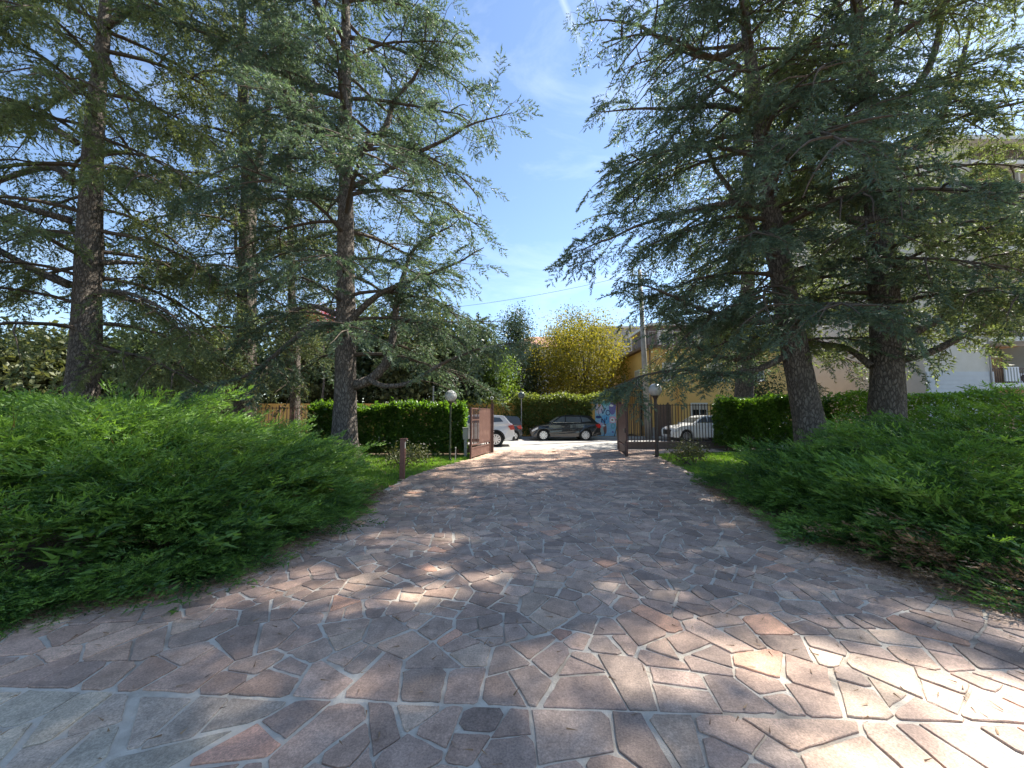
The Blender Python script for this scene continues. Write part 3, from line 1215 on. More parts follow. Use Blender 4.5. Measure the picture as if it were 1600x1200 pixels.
    n3 = (np.sin(q_[:, 0] * 1.3 + q_[:, 1] * 0.7 + ph) + np.sin(q_[:, 1] * 1.5 - q_[:, 2] * 0.9 + 2 * ph) + np.sin(q_[:, 2] * 1.6 + q_[:, 0] * 0.8 - ph)) / 3
    keep &= hidden | (r.random(len(O)) < np.clip(0.86 + 1.0 * n3, 0.42, 1.0))
    O, D, Sc = O[keep], D[keep], Sc[keep]
    D[:, 2] -= hang * 0.8 * r.random(len(D))
    vis = in_view(O, 1.14) & (not coarse_only)
    fine = vis & (O[:, 1] < base.y + 0.7) & (base.y < 14)
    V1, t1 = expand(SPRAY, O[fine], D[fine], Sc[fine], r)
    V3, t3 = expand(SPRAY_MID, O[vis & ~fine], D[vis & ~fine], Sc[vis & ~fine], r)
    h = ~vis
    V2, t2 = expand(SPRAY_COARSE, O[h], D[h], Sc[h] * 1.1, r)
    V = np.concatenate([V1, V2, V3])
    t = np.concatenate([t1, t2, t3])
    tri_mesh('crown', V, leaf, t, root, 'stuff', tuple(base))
    m = MB()
    m.v = [(x - base.x, y - base.y, z - base.z) for x, y, z in bw.v]
    m.f = bw.f
    m.build('boughs', M['twig'], root, kind='stuff')
    return root, len(V)


def lim(Y, pts, ra, rb, dY=0.0, bare=0.35):
    """a limb from points of the photograph at the tree's distance, its tip dY farther off"""
    n = len(pts) - 1
    return ([at(x, y, Y + dY * i / n) for i, (x, y) in enumerate(pts)], ra, rb, bare)


NT = {}
SUN_GAPS = [(-1.2, 3.9, 1.2, 0.5, 1.0), (-2.3, 3.5, 0.5, 0.2, 0.9), (-1.5, 5.0, 0.9, 0.15, 0.9), (0.8, 4.35, 1.1, 0.12, 0.9), (1.0, 3.72, 0.3, 0.15, 0.9), 
            (3.6, 5.6, 0.7, 0.15, 0.9), (1.2, 10.4, 1.6, 0.2, 0.9), (3.2, 12.3, 0.8, 0.25, 0.9), (-0.8, 12.0, 0.7, 0.2, 0.9), (3.7, 7.4, 0.6, 0.2, 0.9), (-1.6, 8.0, 0.6, 0.2, 0.9),
            (0.5, 14.2, 1.8, 0.2, 0.85), (1.6, 16.4, 2.4, 0.6, 0.9), (-6.4, 14.6, 4.0, 1.1, 0.96), (5.2, 11.6, 0.5, 1.5, 0.85), (-2.4, 13.2, 0.6, 0.8, 0.85), (7.0, 14.5, 1.6, 0.5, 0.8),
            (-6.8, 6.0, 3.2, 2.6, 0.9), (-4.4, 8.4, 1.2, 1.4, 0.85), (5.4, 6.0, 1.6, 1.4, 0.5)]


def ground_under(v):
    return (v.x, v.y, -0.03)


# big cedar over the left juniper
YA = 12.0
pA = [ground_under(at(127, 640, YA)), at(130, 590, YA), at(138, 420, YA), at(148, 200, YA), at(165, 0, YA), at(172, -200, YA) + Vector((0, 0, 3))]
limbsA = [lim(YA, [(112, 345), (60, 330), (-20, 308)], 0.12, 0.07, -0.8, 0.5),
          lim(YA, [(108, 445), (50, 420), (-20, 380)], 0.14, 0.08, -0.4, 0.5),
          lim(YA, [(115, 285), (85, 262), (40, 268), (-20, 290)], 0.13, 0.07, 0.4, 0.5),
          lim(YA, [(118, 222), (70, 190), (20, 160)], 0.12, 0.06, 0.8, 0.4),
          lim(YA, [(160, 410), (190, 410), (230, 412)], 0.09, 0.05, 1.0, 0.5),
          lim(YA, [(158, 455), (200, 458), (245, 478)], 0.08, 0.04, -0.6, 0.5),
          lim(YA, [(165, 40), (200, 15), (240, -40)], 0.13, 0.08, -0.6, 0.4)]
cA, NT['A'] = cedar('huge cedar at the far left with hanging yellow green boughs', pA, (0.43, 0.05), limbsA, 3, M['cedar_green'], M['bark_a'],
                    lambda z: 5.2 if z < 14 else max(0.8, 5.2 - (z - 14) * 0.42), 3.6, 23, 66, 0.35, 1.2, None, 0.25, 0.75)

# slim forked cedar further back
YB = 16.0
pB = [ground_under(at(385, 640, YB)), at(385, 560, YB), at(386, 400, YB), at(388, 300, YB), at(380, 150, YB), at(378, 0, YB), at(376, -100, YB)]
limbsB = [lim(YB, [(394, 290), (408, 240), (418, 170), (424, 90), (430, 0)], 0.19, 0.06, 0.5, 0.45),
          lim(YB, [(398, 405), (430, 385), (470, 376), (505, 368)], 0.14, 0.05, -0.8, 0.5),
          lim(YB, [(385, 430), (370, 400), (368, 340)], 0.1, 0.05, 0.8, 0.5),
          lim(YB, [(396, 515), (430, 512), (455, 490), (500, 478)], 0.1, 0.05, 0.6, 0.6)]
cB, NT['B'] = cedar('slim forked cedar with ivy on its trunk, second from the left', pB, (0.40, 0.06), limbsB, 4, M['cedar_dark'], M['bark_b'],
                    lambda z: 4.4 if z < 15 else max(0.8, 4.4 - (z - 15) * 0.4), 3.4, 21, 44, 0.35, 0.8, None, 0.2, 0.5)

# thin cedar behind
YC = 19.0
pC = [ground_under(at(462, 640, YC)), at(462, 560, YC), at(456, 470, YC), at(453, 330, YC), at(452, 200, YC), at(450, 60, YC)]
limbsC = [lim(YC, [(463, 545), (440, 575), (400, 590)], 0.09, 0.04, -0.6, 0.5), lim(YC, [(456, 400), (485, 380), (510, 372)], 0.08, 0.04, 0.6, 0.5)]
cC, NT['C'] = cedar('thin pole-like cedar trunk between the forked cedar and the large one', pC, (0.23, 0.05), limbsC, 5, M['cedar_dark'], M['bark_b'],
                    lambda z: 3.0 if z < 14 else max(0.6, 3.0 - (z - 14) * 0.35), 6.0, 19.5, 26, 0.4, 0.7, None, 0.2, 0.4)

# big cedar left of the drive
YD = 12.6
pD = [ground_under(at(538, 700, YD)), at(539, 680, YD), at(540, 560, YD), at(540, 400, YD), at(541, 200, YD), at(540, 0, YD), at(540, -220, YD) + Vector((0, 0, 4))]
limbsD = [lim(YD, [(552, 602), (580, 592), (606, 562), (616, 510), (622, 460), (640, 400)], 0.19, 0.07, 0.5, 0.55),
          lim(YD, [(575, 592), (600, 603), (640, 598), (690, 568)], 0.1, 0.05, -0.8, 0.55),
          lim(YD, [(548, 510), (556, 492), (585, 465), (612, 450), (660, 430)], 0.13, 0.06, -0.5, 0.5),
          lim(YD, [(617, 500), (640, 502), (672, 500)], 0.07, 0.04, -0.3, 0.7),
          lim(YD, [(552, 238), (585, 220), (604, 195), (618, 155), (645, 125)], 0.14, 0.06, 0.4, 0.5),
          lim(YD, [(550, 292), (600, 270), (650, 240), (692, 220)], 0.1, 0.05, -0.8, 0.4),
          lim(YD, [(528, 512), (490, 508), (462, 528), (400, 580)], 0.11, 0.06, -0.8, 0.55),
          lim(YD, [(528, 492), (490, 478), (455, 487), (400, 516)], 0.1, 0.05, 0.8, 0.55),
          lim(YD, [(530, 265), (505, 225), (488, 160), (465, 90), (400, 0)], 0.12, 0.05, 0.6, 0.4),
          lim(YD, [(533, 150), (470, 130), (400, 85), (330, 55)], 0.11, 0.05, -0.6, 0.4),
          lim(YD, [(535, 90), (515, 60), (490, 0)], 0.12, 0.06, -0.4, 0.4)]


def sprD(az):
    x = math.cos(az)
    return 1.0 if x > -0.2 else 0.8


cD, NT['D'] = cedar('tall blue green cedar behind the left hedge end, trunk bare below upturned limbs', pD, (0.40, 0.06), limbsD, 6, M['cedar_blue'], M['bark_a'],
                    lambda z: (4.6 if z < 5 else 5.3 if z < 10 else 4.9) if z < 15 else max(0.8, 4.9 - (z - 15) * 0.4), 3.3, 24.5, 78, 0.3, 1.25, sprD, 0.3, 0.25)

# leaning cedar on the right
YE = 11.6
pE = [ground_under(at(1272, 690, YE)), at(1264, 660, YE), at(1246, 570, YE), at(1222, 430, YE), at(1200, 300, YE), at(1182, 150, YE), at(1162, 0, YE), at(1150, -200, YE) + Vector((0, 0, 3))]
limbsE = [lim(YE, [(1208, 390), (1180, 365), (1158, 320), (1118, 265)], 0.13, 0.06, 0.4, 0.5),
          lim(YE, [(1196, 325), (1140, 318), (1075, 330), (1010, 348)], 0.11, 0.05, -0.6, 0.4),
          lim(YE, [(1232, 490), (1190, 502), (1140, 497), (1090, 480)], 0.13, 0.06, -0.8, 0.45),
          lim(YE, [(1236, 520), (1190, 545), (1160, 562), (1110, 555)], 0.12, 0.05, 0.8, 0.5),
          lim(YE, [(1240, 548), (1190, 575), (1130, 585), (1075, 578)], 0.11, 0.05, -0.3, 0.45),
          lim(YE, [(1170, 60), (1120, 90), (1060, 75), (1000, 40)], 0.12, 0.05, 0.5, 0.35),
          lim(YE, [(1180, 180), (1120, 165), (1050, 170)], 0.11, 0.05, -0.8, 0.35),
          lim(YE, [(1196, 260), (1215, 220), (1240, 170)], 0.1, 0.05, 0.8, 0.5)]


def sprE(az):
    x = math.cos(az)
    return 1.0 if x < 0.2 else 0.75


cE, NT['E'] = cedar('leaning dark cedar right of the drive, trunk lit along its edge', pE, (0.42, 0.06), limbsE, 7, M['cedar_blue'], M['bark_a'],
                    lambda z: (5.0 if z < 5 else 6.1) if z < 13 else max(0.8, 6.1 - (z - 13) * 0.5), 3.6, 23.5, 86, 0.28, 1.35, sprE, 0.28, 0.25)

# candelabra cedar at the right
YF = 11.2
pF = [ground_under(at(1386, 690, YF)), at(1386, 650, YF), at(1384, 520, YF), at(1375, 380, YF), at(1362, 220, YF), at(1347, 80, YF), at(1335, -40, YF), at(1328, -200, YF) + Vector((0, 0, 3))]
limbsF = [lim(YF, [(1362, 345), (1325, 342), (1302, 318), (1296, 270)], 0.15, 0.07, 0.4, 0.5),
          lim(YF, [(1388, 345), (1440, 322), (1500, 305), (1540, 310)], 0.12, 0.05, -0.5, 0.5),
          lim(YF, [(1375, 190), (1432, 135), (1462, 75), (1478, -30)], 0.13, 0.07, 0.4, 0.7),
          lim(YF, [(1382, 252), (1445, 220), (1490, 140), (1512, 60)], 0.13, 0.06, 0.9, 0.6),
          lim(YF, [(1358, 95), (1388, 65), (1402, 0), (1405, -60)], 0.12, 0.06, -0.4, 0.6),
          lim(YF, [(1410, 562), (1460, 548), (1520, 515), (1610, 462)], 0.12, 0.06, -0.5, 0.5),
          lim(YF, [(1408, 530), (1470, 497), (1540, 458), (1620, 428)], 0.13, 0.07, 0.5, 0.45),
          lim(YF, [(1362, 572), (1325, 545), (1280, 535)], 0.11, 0.05, 0.8, 0.5),
          lim(YF, [(1352, 162), (1290, 130), (1230, 100)], 0.1, 0.05, 1.0, 0.4),
          lim(YF, [(1342, 60), (1310, 15), (1300, -50)], 0.12, 0.07, 0.3, 0.5)]
cF, NT['F'] = cedar('straight candelabra cedar at the right with thick dark trunk', pF, (0.43, 0.06), limbsF, 8, M['cedar_green'], M['bark_b'],
                    lambda z: 4.6 if z < 13 else max(0.8, 4.6 - (z - 13) * 0.42), 4.2, 23, 84, 0.3, 1.2, None, 0.25, 0.45)

# cedar standing behind the right hedge block, only its lower trunk shows
YG = 21.0
pG = [ground_under(at(1160, 690, YG)), at(1160, 640, YG), at(1166, 560, YG), at(1168, 400, YG), at(1168, 200, YG), at(1166, 60, YG)]
cG, NT['G'] = cedar('dark cedar trunk standing behind the right hedge, half hidden by leaning cedar', pG, (0.55, 0.08), [], 9, M['cedar_dark'], M['bark_b'],
                    lambda z: 5.2 if z < 12 else max(0.8, 5.2 - (z - 12) * 0.42), 4.2, 21.5, 46, 0.3, 0.75, None, 0.2, 0.4)

# ------------------------------------------------------------------ junipers
EDGE_L = [(-11, 1.9), (-6.5, 2.5), (-4.15, 3.15), (-3.67, 3.4), (-2.94, 3.9), (-2.78, 4.65), (-2.79, 5.9), (-2.9, 8.0), (-3.5, 9.1), (-4.6, 10.6), (-7.5, 11.6), (-14, 11.6)]
EDGE_R = [(11, 2.0), (6.5, 2.55), (4.35, 3.2), (4.06, 3.89), (3.92, 4.6), (4.06, 6.1), (4.34, 8.06), (4.75, 9.2), (6.6, 10.1), (9.5, 10.4), (14, 10.2)]


def seg_dist(P, edge):
    best = np.full(len(P), 1e9)
    q = np.zeros_like(P)
    E = np.array(edge)
    for a, b in zip(E, E[1:]):
        ab = b - a
        t = np.clip(((P - a) @ ab) / (ab @ ab), 0, 1)
        c = a + t[:, None] * ab
        d = np.linalg.norm(P - c, axis=1)
        k = d < best
        best[k] = d[k]
        q[k] = c[k]
    return best, q


def juniper_bed(side, edge, poly, shrubs, hd, seed):
    r = np.random.default_rng(seed)
    lo, hi = np.min(poly, axis=0), np.max(poly, axis=0)
    N = 1150 if side < 0 else 960
    XY = np.stack([r.uniform(lo[0], hi[0], N), r.uniform(lo[1], hi[1], N)], axis=1)
    XY = XY[[inside(poly, x, y) for x, y in XY]]
    d, q = seg_dist(XY, edge)
    cen = np.array([(s[0], s[1]) for s in shrubs])
    rad = np.array([s[2] for s in shrubs])
    hs = np.array([s[3] for s in shrubs])
    dist = np.linalg.norm(XY[:, None, :] - cen[None], axis=2)
    own = np.argmin(dist / rad[None], axis=1)
    rel = dist[np.arange(len(XY)), own] / rad[own]
    Hs = np.interp(d, hd[0], hd[1]) * hs[own] * (1.04 - 0.22 * np.minimum(rel, 1.3) ** 2)
    x, y = XY[:, 0], XY[:, 1]
    Hs *= 1 + 0.10 * np.sin(2.1 * x + 1.3 * y) * np.sin(1.7 * y - 0.8 * x + 1) + 0.07 * np.sin(4.7 * x - 2.9 * y)
    out = norm(q - XY)
    rad_dir = norm(XY - cen[own])
    res = []
    # three storeys of boughs (outer skin, a lower one, the shaded inside); each bough is a fan of plumes
    for lay, (frac, dz, el0, el1, sc0, sc1, temps, per) in enumerate([(1.0, 0.0, 0.12, 0.5, 0.5, 0.8, PLUME, 10), (0.75, 0.25, 0.0, 0.45, 0.45, 0.75, PLUME, 7), (0.8, 0.55, -0.2, 0.5, 0.55, 0.85, PLUME_IN, 6)]):
        k = r.random(len(XY)) < frac * dens_at(XY)
        n = k.sum()
        z = Hs[k] - dz * r.uniform(0.6, 1.4, n) * np.minimum(1, Hs[k]) - 0.14 + r.normal(0, 0.11, n)
        front = d[k] < 0.6
        z = np.where(front, z * r.uniform(0.1, 1.0, n), z)
        z = np.maximum(z, 0.05)
        dr = norm(out[k] * 0.75 + rad_dir[k] * 0.75 + r.normal(size=(n, 2)) * 0.4)
        el = r.uniform(el0, el1, n) + r.normal(0, 0.12, n) - np.where(front, 0.2, 0.0)
        B = np.concatenate([XY[k], z[:, None]], axis=1)
        B[:, :2] -= out[k] * np.where(front, 0.16, 0.42)[:, None]
        size = r.uniform(0.7, 1.25, n)
        rp_ = lambda a_: np.repeat(a_, per, axis=0)
        t_ = r.uniform(0, 0.5, n * per) * rp_(size)
        lat = r.normal(0, 0.16, n * per) * rp_(size)
        d2 = rp_(dr)
        sidev = np.stack([-d2[:, 1], d2[:, 0]], axis=1)
        fr_ = rp_(front)
        O = rp_(B)
        O[:, :2] += d2 * t_[:, None] * np.where(fr_, 0.5, 1.0)[:, None] + sidev * lat[:, None]
        O[:, 2] += t_ * np.sin(rp_(el)) * 0.8 - 0.5 * lat ** 2 + r.normal(0, 0.03, n * per)
        O[:, 2] = np.maximum(O[:, 2], 0.04)
        dd = norm(d2 + sidev * (lat * 1.6 + r.normal(0, 0.18, n * per))[:, None])
        e2 = rp_(el) + r.normal(0, 0.14, n * per)
        D = np.concatenate([dd * np.cos(e2)[:, None], np.sin(e2)[:, None]], axis=1)
        sc = r.uniform(sc0, sc1, n * per) * rp_(size) * np.where(fr_, 0.62, 0.9)
        tb = rp_(r.uniform(-0.3, 0.35, n))
        vis = in_view(O, 1.1) | (r.random(len(O)) < 0.3)
        near = (np.hypot(O[:, 0], O[:, 1]) < 5.4) & in_view(O, 1.05) & (lay < 2)
        for sel, tm_ in ((vis & near, PLUME_FINE), (vis & ~near, temps)):
            res.append((rp_(own[k])[sel], O[sel], D[sel], sc[sel], tm_, tb[sel]))
    return res


def dens_at(XY):
    """fewer sprays where the mass turns away from the drive"""
    far = np.clip((np.abs(XY[:, 0]) - 7.5) / 5.0, 0, 1)
    dist = np.hypot(XY[:, 0], XY[:, 1])
    return (1.0 - 0.55 * far) * np.clip(1.0 - 0.085 * (dist - 5.0), 0.55, 1.0)


POLY_L = [(-14, 1.6), (-6.5, 2.45), (-4.15, 3.1), (-3.67, 3.35), (-2.94, 3.85), (-2.76, 4.65), (-2.76, 5.9), (-2.88, 8.0), (-3.45, 9.1), (-4.6, 10.6), (-7.5, 11.6), (-14, 11.6)]
POLY_R = [(14, 1.7), (6.5, 2.5), (4.35, 3.15), (4.05, 3.85), (3.9, 4.6), (4.05, 6.1), (4.34, 8.06), (4.75, 9.2), (6.6, 10.1), (9.5, 10.4), (14, 10.2)]
HD_L = ([0, 0.25, 0.8, 2.0, 3.0, 4.2, 8], [0.3, 0.48, 0.7, 1.03, 1.4, 1.62, 1.62])
HD_R = ([0, 0.25, 0.8, 1.6, 2.6, 4.2, 8], [0.26, 0.42, 0.6, 0.83, 1.05, 1.34, 1.55])
SHR_L = [(-6.6, 4.6, 2.1, 1.0), (-4.6, 6.3, 1.9, 1.0), (-7.4, 8.2, 2.3, 1.04), (-4.4, 9.0, 1.6, 1.0), (-10.8, 6.0, 2.6, 1.0), (-11.2, 9.6, 2.4, 1.0)]
SHR_R = [(6.4, 4.4, 2.0, 1.0), (5.7, 6.6, 1.6, 1.0), (5.9, 8.7, 1.5, 1.0), (8.4, 7.4, 2.1, 1.05), (9.6, 4.6, 2.2, 1.03)]
LAB_L = ['spreading green juniper at the front left, skirting the paving nearest the camera', 'low green juniper along the middle of the left driveway edge',
         'tallest feathery juniper of the left bed, under the slim forked cedar', 'green juniper at the far end of the left bed beside the brown bollard',
         'wide juniper at the far left picture edge below the huge cedar', 'juniper at the back left corner of the bed behind the others']
LAB_R = ['green juniper with dry brown patches at the front right paving edge', 'green juniper along the middle of the right driveway edge',
         'low juniper at the far end of the right bed next to the lawn', 'feathery juniper below the candelabra cedar trunk', 'high juniper at the right picture edge']


def junipers(labels, shrubs, bed, group, dry, seed):
    r = np.random.default_rng(seed)
    for i, (cx, cy, rad, hh) in enumerate(shrubs):
        root = thing('juniper_shrub', labels[i], 'shrub', (cx, cy, -0.03), 0, group)
        VV, TT = [], []
        Dry = []
        for own, O, D, sc, temps, tb in bed:
            k = own == i
            if dry is not None:
                dd = np.linalg.norm(O[:, :2][:, None, :] - np.array(dry)[None, :, :2], axis=2).min(axis=1)
                dk = k & (dd < 0.3) & (O[:, 2] < 0.4)
                if dk.any():
                    Dry.append((O[dk], D[dk], sc[dk] * 0.75))
                k = k & ~dk
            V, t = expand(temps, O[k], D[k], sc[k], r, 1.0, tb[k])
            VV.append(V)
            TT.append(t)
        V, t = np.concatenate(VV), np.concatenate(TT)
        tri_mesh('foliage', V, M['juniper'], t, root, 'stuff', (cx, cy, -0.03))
        NT['juniper'] = NT.get('juniper', 0) + len(V)
        if Dry:
            Vs, ts = zip(*[expand(PLUME_IN, o_, d_, s_, r) for o_, d_, s_ in Dry])
            ob = tri_mesh('dry_foliage', np.concatenate(Vs), M['juniper_dry'], np.concatenate(ts), root, 'stuff', (cx, cy, -0.03))
            ob['label'] = 'brown dried juniper twigs at the foot'
        for j in range(7):
            a = 2 * math.pi * j / 7 + r.uniform(-0.3, 0.3)
            q = [Vector((0, 0, -0.02))]
            d = Vector((math.cos(a), math.sin(a), 0.5)).normalized()
            for _ in range(6):
                d = (d + Vector((r.normal() * 0.15, r.normal() * 0.15, r.normal() * 0.1 - 0.03))).normalized()
                q.append(q[-1] + d * rad * 0.13)
            MB().tube(q, [0.04 - 0.005 * k for k in range(7)], 6).build('stem', M['twig'], root)


bedL = juniper_bed(-1, EDGE_L, POLY_L, SHR_L, HD_L, 21)
junipers(LAB_L, SHR_L, bedL, 'junipers of the left bed', None, 22)
bedR = juniper_bed(1, EDGE_R, POLY_R, SHR_R, HD_R, 23)
junipers(LAB_R, SHR_R, bedR, 'junipers of the right bed', [(4.25, 4.05), (4.3, 3.75), (4.5, 3.45), (4.65, 3.3), (4.0, 4.5)], 24)

# ------------------------------------------------------------------ hedges
def hedge(name, label, x0, x1, y0, y1, h, n, mat, seed, size=0.14, rz=0.0, group='clipped hedges'):
    r = np.random.default_rng(seed)
    cx, cy = (x0 + x1) / 2, (y0 + y1) / 2
    root = thing(name, label, 'hedge', (cx, cy, -0.03), rz, group)
    hx, hy = (x1 - x0) / 2, (y1 - y0) / 2
    # mostly on the faces, some inside
    A = np.array([2 * hx * h * 1.6, 2 * hx * h * 0.5, 2 * hy * h, 2 * hy * h, 4 * hx * hy * 1.6, 2 * hx * hy * h * 1.2])
    cnt = (A / A.sum() * n).astype(int)
    O, N = [], []
    for k, c in enumerate(cnt):
        u = r.uniform(-1, 1, c)
        v = r.uniform(-1, 1, c)
        z = r.uniform(0.06, 1, c) ** 0.85 * h
        dep = np.abs(r.normal(0, 0.06, c))
        if k == 0:
            p, nn = np.stack([u * hx, -hy + dep, z], 1), (0, -1, 0.3)
        elif k == 1:
            p, nn = np.stack([u * hx, hy - dep, z], 1), (0, 1, 0.3)
        elif k == 2:
            p, nn = np.stack([-hx + dep, v * hy, z], 1), (-1, 0, 0.3)
        elif k == 3:
            p, nn = np.stack([hx - dep, v * hy, z], 1), (1, 0, 0.3)
        elif k == 4:
            p, nn = np.stack([u * hx, v * hy, h - dep + 0.03 + 0.09 * np.abs(r.normal(size=c))], 1), (0, 0, 1)
        else:
            p, nn = np.stack([u * hx, v * hy, z], 1), (0, 0, 0.4)
        O.append(p)
        N.append(np.tile(np.array(nn, float), (c, 1)))
    O, N = np.concatenate(O), np.concatenate(N)
    wob = 0.05 * np.sin(O[:, 0] * 3.1 + O[:, 2] * 2) + 0.05 * np.sin(O[:, 0] * 7.3 + 1)
    O[:, 1] += wob
    O[:, 2] += 0.05 * np.sin(O[:, 0] * 2.3 + 0.7) + 0.03 * np.sin(O[:, 0] * 9.1)
    lump = np.sin(O[:, 0] * 1.9 + 1.1 * seed) * np.sin(O[:, 2] * 2.7 + O[:, 0] * 0.8 + seed) + 0.6 * np.sin(O[:, 0] * 5.1 + O[:, 2] * 4.3)
    O[:, 1] += 0.07 * lump
    O[:, 2] += 0.06 * np.sin(O[:, 0] * 1.3 + seed) * (O[:, 2] / h)
    keep = r.random(len(O)) < np.clip(1.05 - 0.45 * np.clip(lump - 0.35, 0, 1) - 0.3 * np.clip(0.35 - O[:, 2] / h, 0, 1), 0.3, 1)
    O, N = O[keep], N[keep]
    D = norm(r.normal(size=O.shape) + N * 0.6)
    V, t = expand(QUAD, O, D, size * r.uniform(0.7, 1.3, len(O)), r, 0.6, 0)
    t = np.repeat(r.random(len(O)), 2)[:len(V)]
    tri_mesh('foliage', V, mat, t, root, 'stuff')
    ns = max(3, int((x1 - x0) / 0.55))
    for i in range(ns):
        x = -hx + (i + 0.5) * 2 * hx / ns + r.normal() * 0.08
        q = [Vector((x, r.normal() * 0.05, 0)), Vector((x + r.normal() * 0.08, r.normal() * 0.08, h * 0.4)), Vector((x + r.normal() * 0.15, r.normal() * 0.15, h * 0.85))]
        MB().tube(q, [0.035, 0.025, 0.01], 6).build('stem', M['twig'], root)
    return root


hedge('laurel_hedge', 'dark laurel hedge with bright top left of the gate, behind the big cedar trunk', -8.0, -1.9, 15.2, 16.1, 1.86, 27000, M['laurel'], 31)
hedge('laurel_hedge', 'rounded dark hedge block in front of the white car, right of the fence', 9.6, 14.3, 17.3, 18.4, 2.2, 24000, M['laurel'], 32)
hedge('laurel_hedge', 'long light green hedge running to the right edge behind the thick trunk', 14.4, 27.5, 17.1, 17.75, 2.42, 25000, M['laurel_light'], 33)

# ------------------------------------------------------------------ grass
def grass(name, polys, n, seed, label):
    r = np.random.default_rng(seed)
    lo, hi = np.min(np.concatenate([np.array(p) for p in polys]), axis=0), np.max(np.concatenate([np.array(p) for p in polys]), axis=0)
    XY = np.stack([r.uniform(lo[0], hi[0], n * 3), r.uniform(lo[1], hi[1], n * 3)], axis=1)
    k = np.array([any(inside(p, x, y) for p in polys) for x, y in XY])
    XY = XY[k][:n]
    dens = 0.5 + 0.5 * np.sin(XY[:, 0] * 1.9 + 0.6) * np.sin(XY[:, 1] * 1.6)
    XY = XY[r.random(len(XY)) < 0.55 + 0.45 * dens]
    O = np.concatenate([XY, np.full((len(XY), 1), -0.03)], axis=1)
    D = r.normal(size=O.shape) * 0.45 + np.array([0, 0, 1.0])
    V = needle_tris(O, D, 0.085, 0.02, r)
    o = tri_mesh(name, V, M['grass'], r.random(len(V)), None, 'stuff')
    return tag(o, label, 'grass')


grass('grass', [[(-2.75, 8.2), (-2.65, 10.2), (-2.25, 11.8), (-1.55, 13.95), (-1.0, 16.2), (-1.9, 16.2), (-2.0, 15.2), (-9, 15.2), (-9, 12), (-4.7, 10.9), (-3.5, 9.2)]], 32000, 41, 'lawn strip at the left hedge foot')
grass('grass', [[(4.75, 9.3), (5.1, 11.9), (5.55, 14.6), (5.8, 15.9), (9.2, 16.8), (14.5, 16.8), (14.5, 10.4), (9.5, 10.5), (6.6, 10.2)]], 46000, 42, 'lawn at the right of the drive before the hedge')


# ------------------------------------------------------------------ broadleaf trees, far shrubs, ivy
def leafy(name, label, base, crown_c, radii, ncl, per, size, mat, seed, trunk_r=0.15, group=None, shell=0.55, cat='tree', stems=1, temp=None, tall=False):
    r = np.random.default_rng(seed)
    rd = random.Random(seed)
    base = Vector(base)
    root = thing(name, label, cat, base, 0, group)
    c = Vector(crown_c) - base
    u = norm(r.normal(size=(ncl, 3)))
    rad = r.uniform(shell ** 3, 1, ncl) ** (1 / 3)
    cl = u * rad[:, None]
    if tall:                                    # cone-like crown
        f = (cl[:, 2] + 1) / 2
        cl[:, :2] *= (1.15 - 0.85 * f)[:, None]
    cl = cl * np.array(radii) * (1 + 0.12 * r.normal(size=(ncl, 1))) + np.array(c)
    cl = cl[cl[:, 2] > 0.25]
    ncl = len(cl)
    O = np.repeat(cl, per, axis=0)
    cs = (min(radii) * 0.2 + 0.12)
    O = O + r.normal(size=O.shape) * cs * np.array([1, 1, 0.7])
    D = norm(r.normal(size=O.shape) + np.array([0, 0, -0.2]))
    T = temp or QUAD
    V, _ = expand(T, O, D, size * r.uniform(0.6, 1.4, len(O)), r, 0.4, 0)
    k = len(T[0][0])
    tb = np.clip(np.repeat(r.uniform(0, 1, ncl), per) * 0.6 + r.uniform(0, 0.4, len(O)), 0, 1)
    tri_mesh('crown', V, mat, np.repeat(tb, k)[:len(V)], root, 'stuff')
    for s in range(stems):
        off = Vector((rd.gauss(0, 0.15), rd.gauss(0, 0.15), 0)) if stems > 1 else Vector((0, 0, 0))
        top = Vector((c.x, c.y, c.z + radii[2] * 0.3)) + Vector((rd.gauss(0, 0.3), rd.gauss(0, 0.3), 0))
        mid = off.lerp(top, 0.5) + Vector((rd.gauss(0, 0.12), rd.gauss(0, 0.12), 0))
        MB().tube(lerp_path([off, mid, top], 10), [trunk_r * (1 - 0.8 * i / 9) for i in range(10)], 9).build('trunk', M['bark_b'], root, smooth=True)
    bw = MB()
    for i in range(min(26, ncl)):
        tgt = Vector(cl[rd.randrange(ncl)])
        st = Vector((c.x * 0.6, c.y * 0.6, max(0.4, c.z - radii[2] * rd.uniform(0.1, 0.75))))
        mid = st.lerp(tgt, 0.5) + Vector((0, 0, -0.08 * (tgt - st).length))
        bw.tube(lerp_path([st, mid, tgt], 6), [trunk_r * 0.4 * (1 - 0.8 * k_ / 5) for k_ in range(6)], 5, cap=False)
    bw.build('boughs', M['bark_b'], root, kind='stuff')
    NT['leafy'] = NT.get('leafy', 0) + len(V)
    return root


def spot(px, py, Y):
    p = at(px, py, Y)
    return p


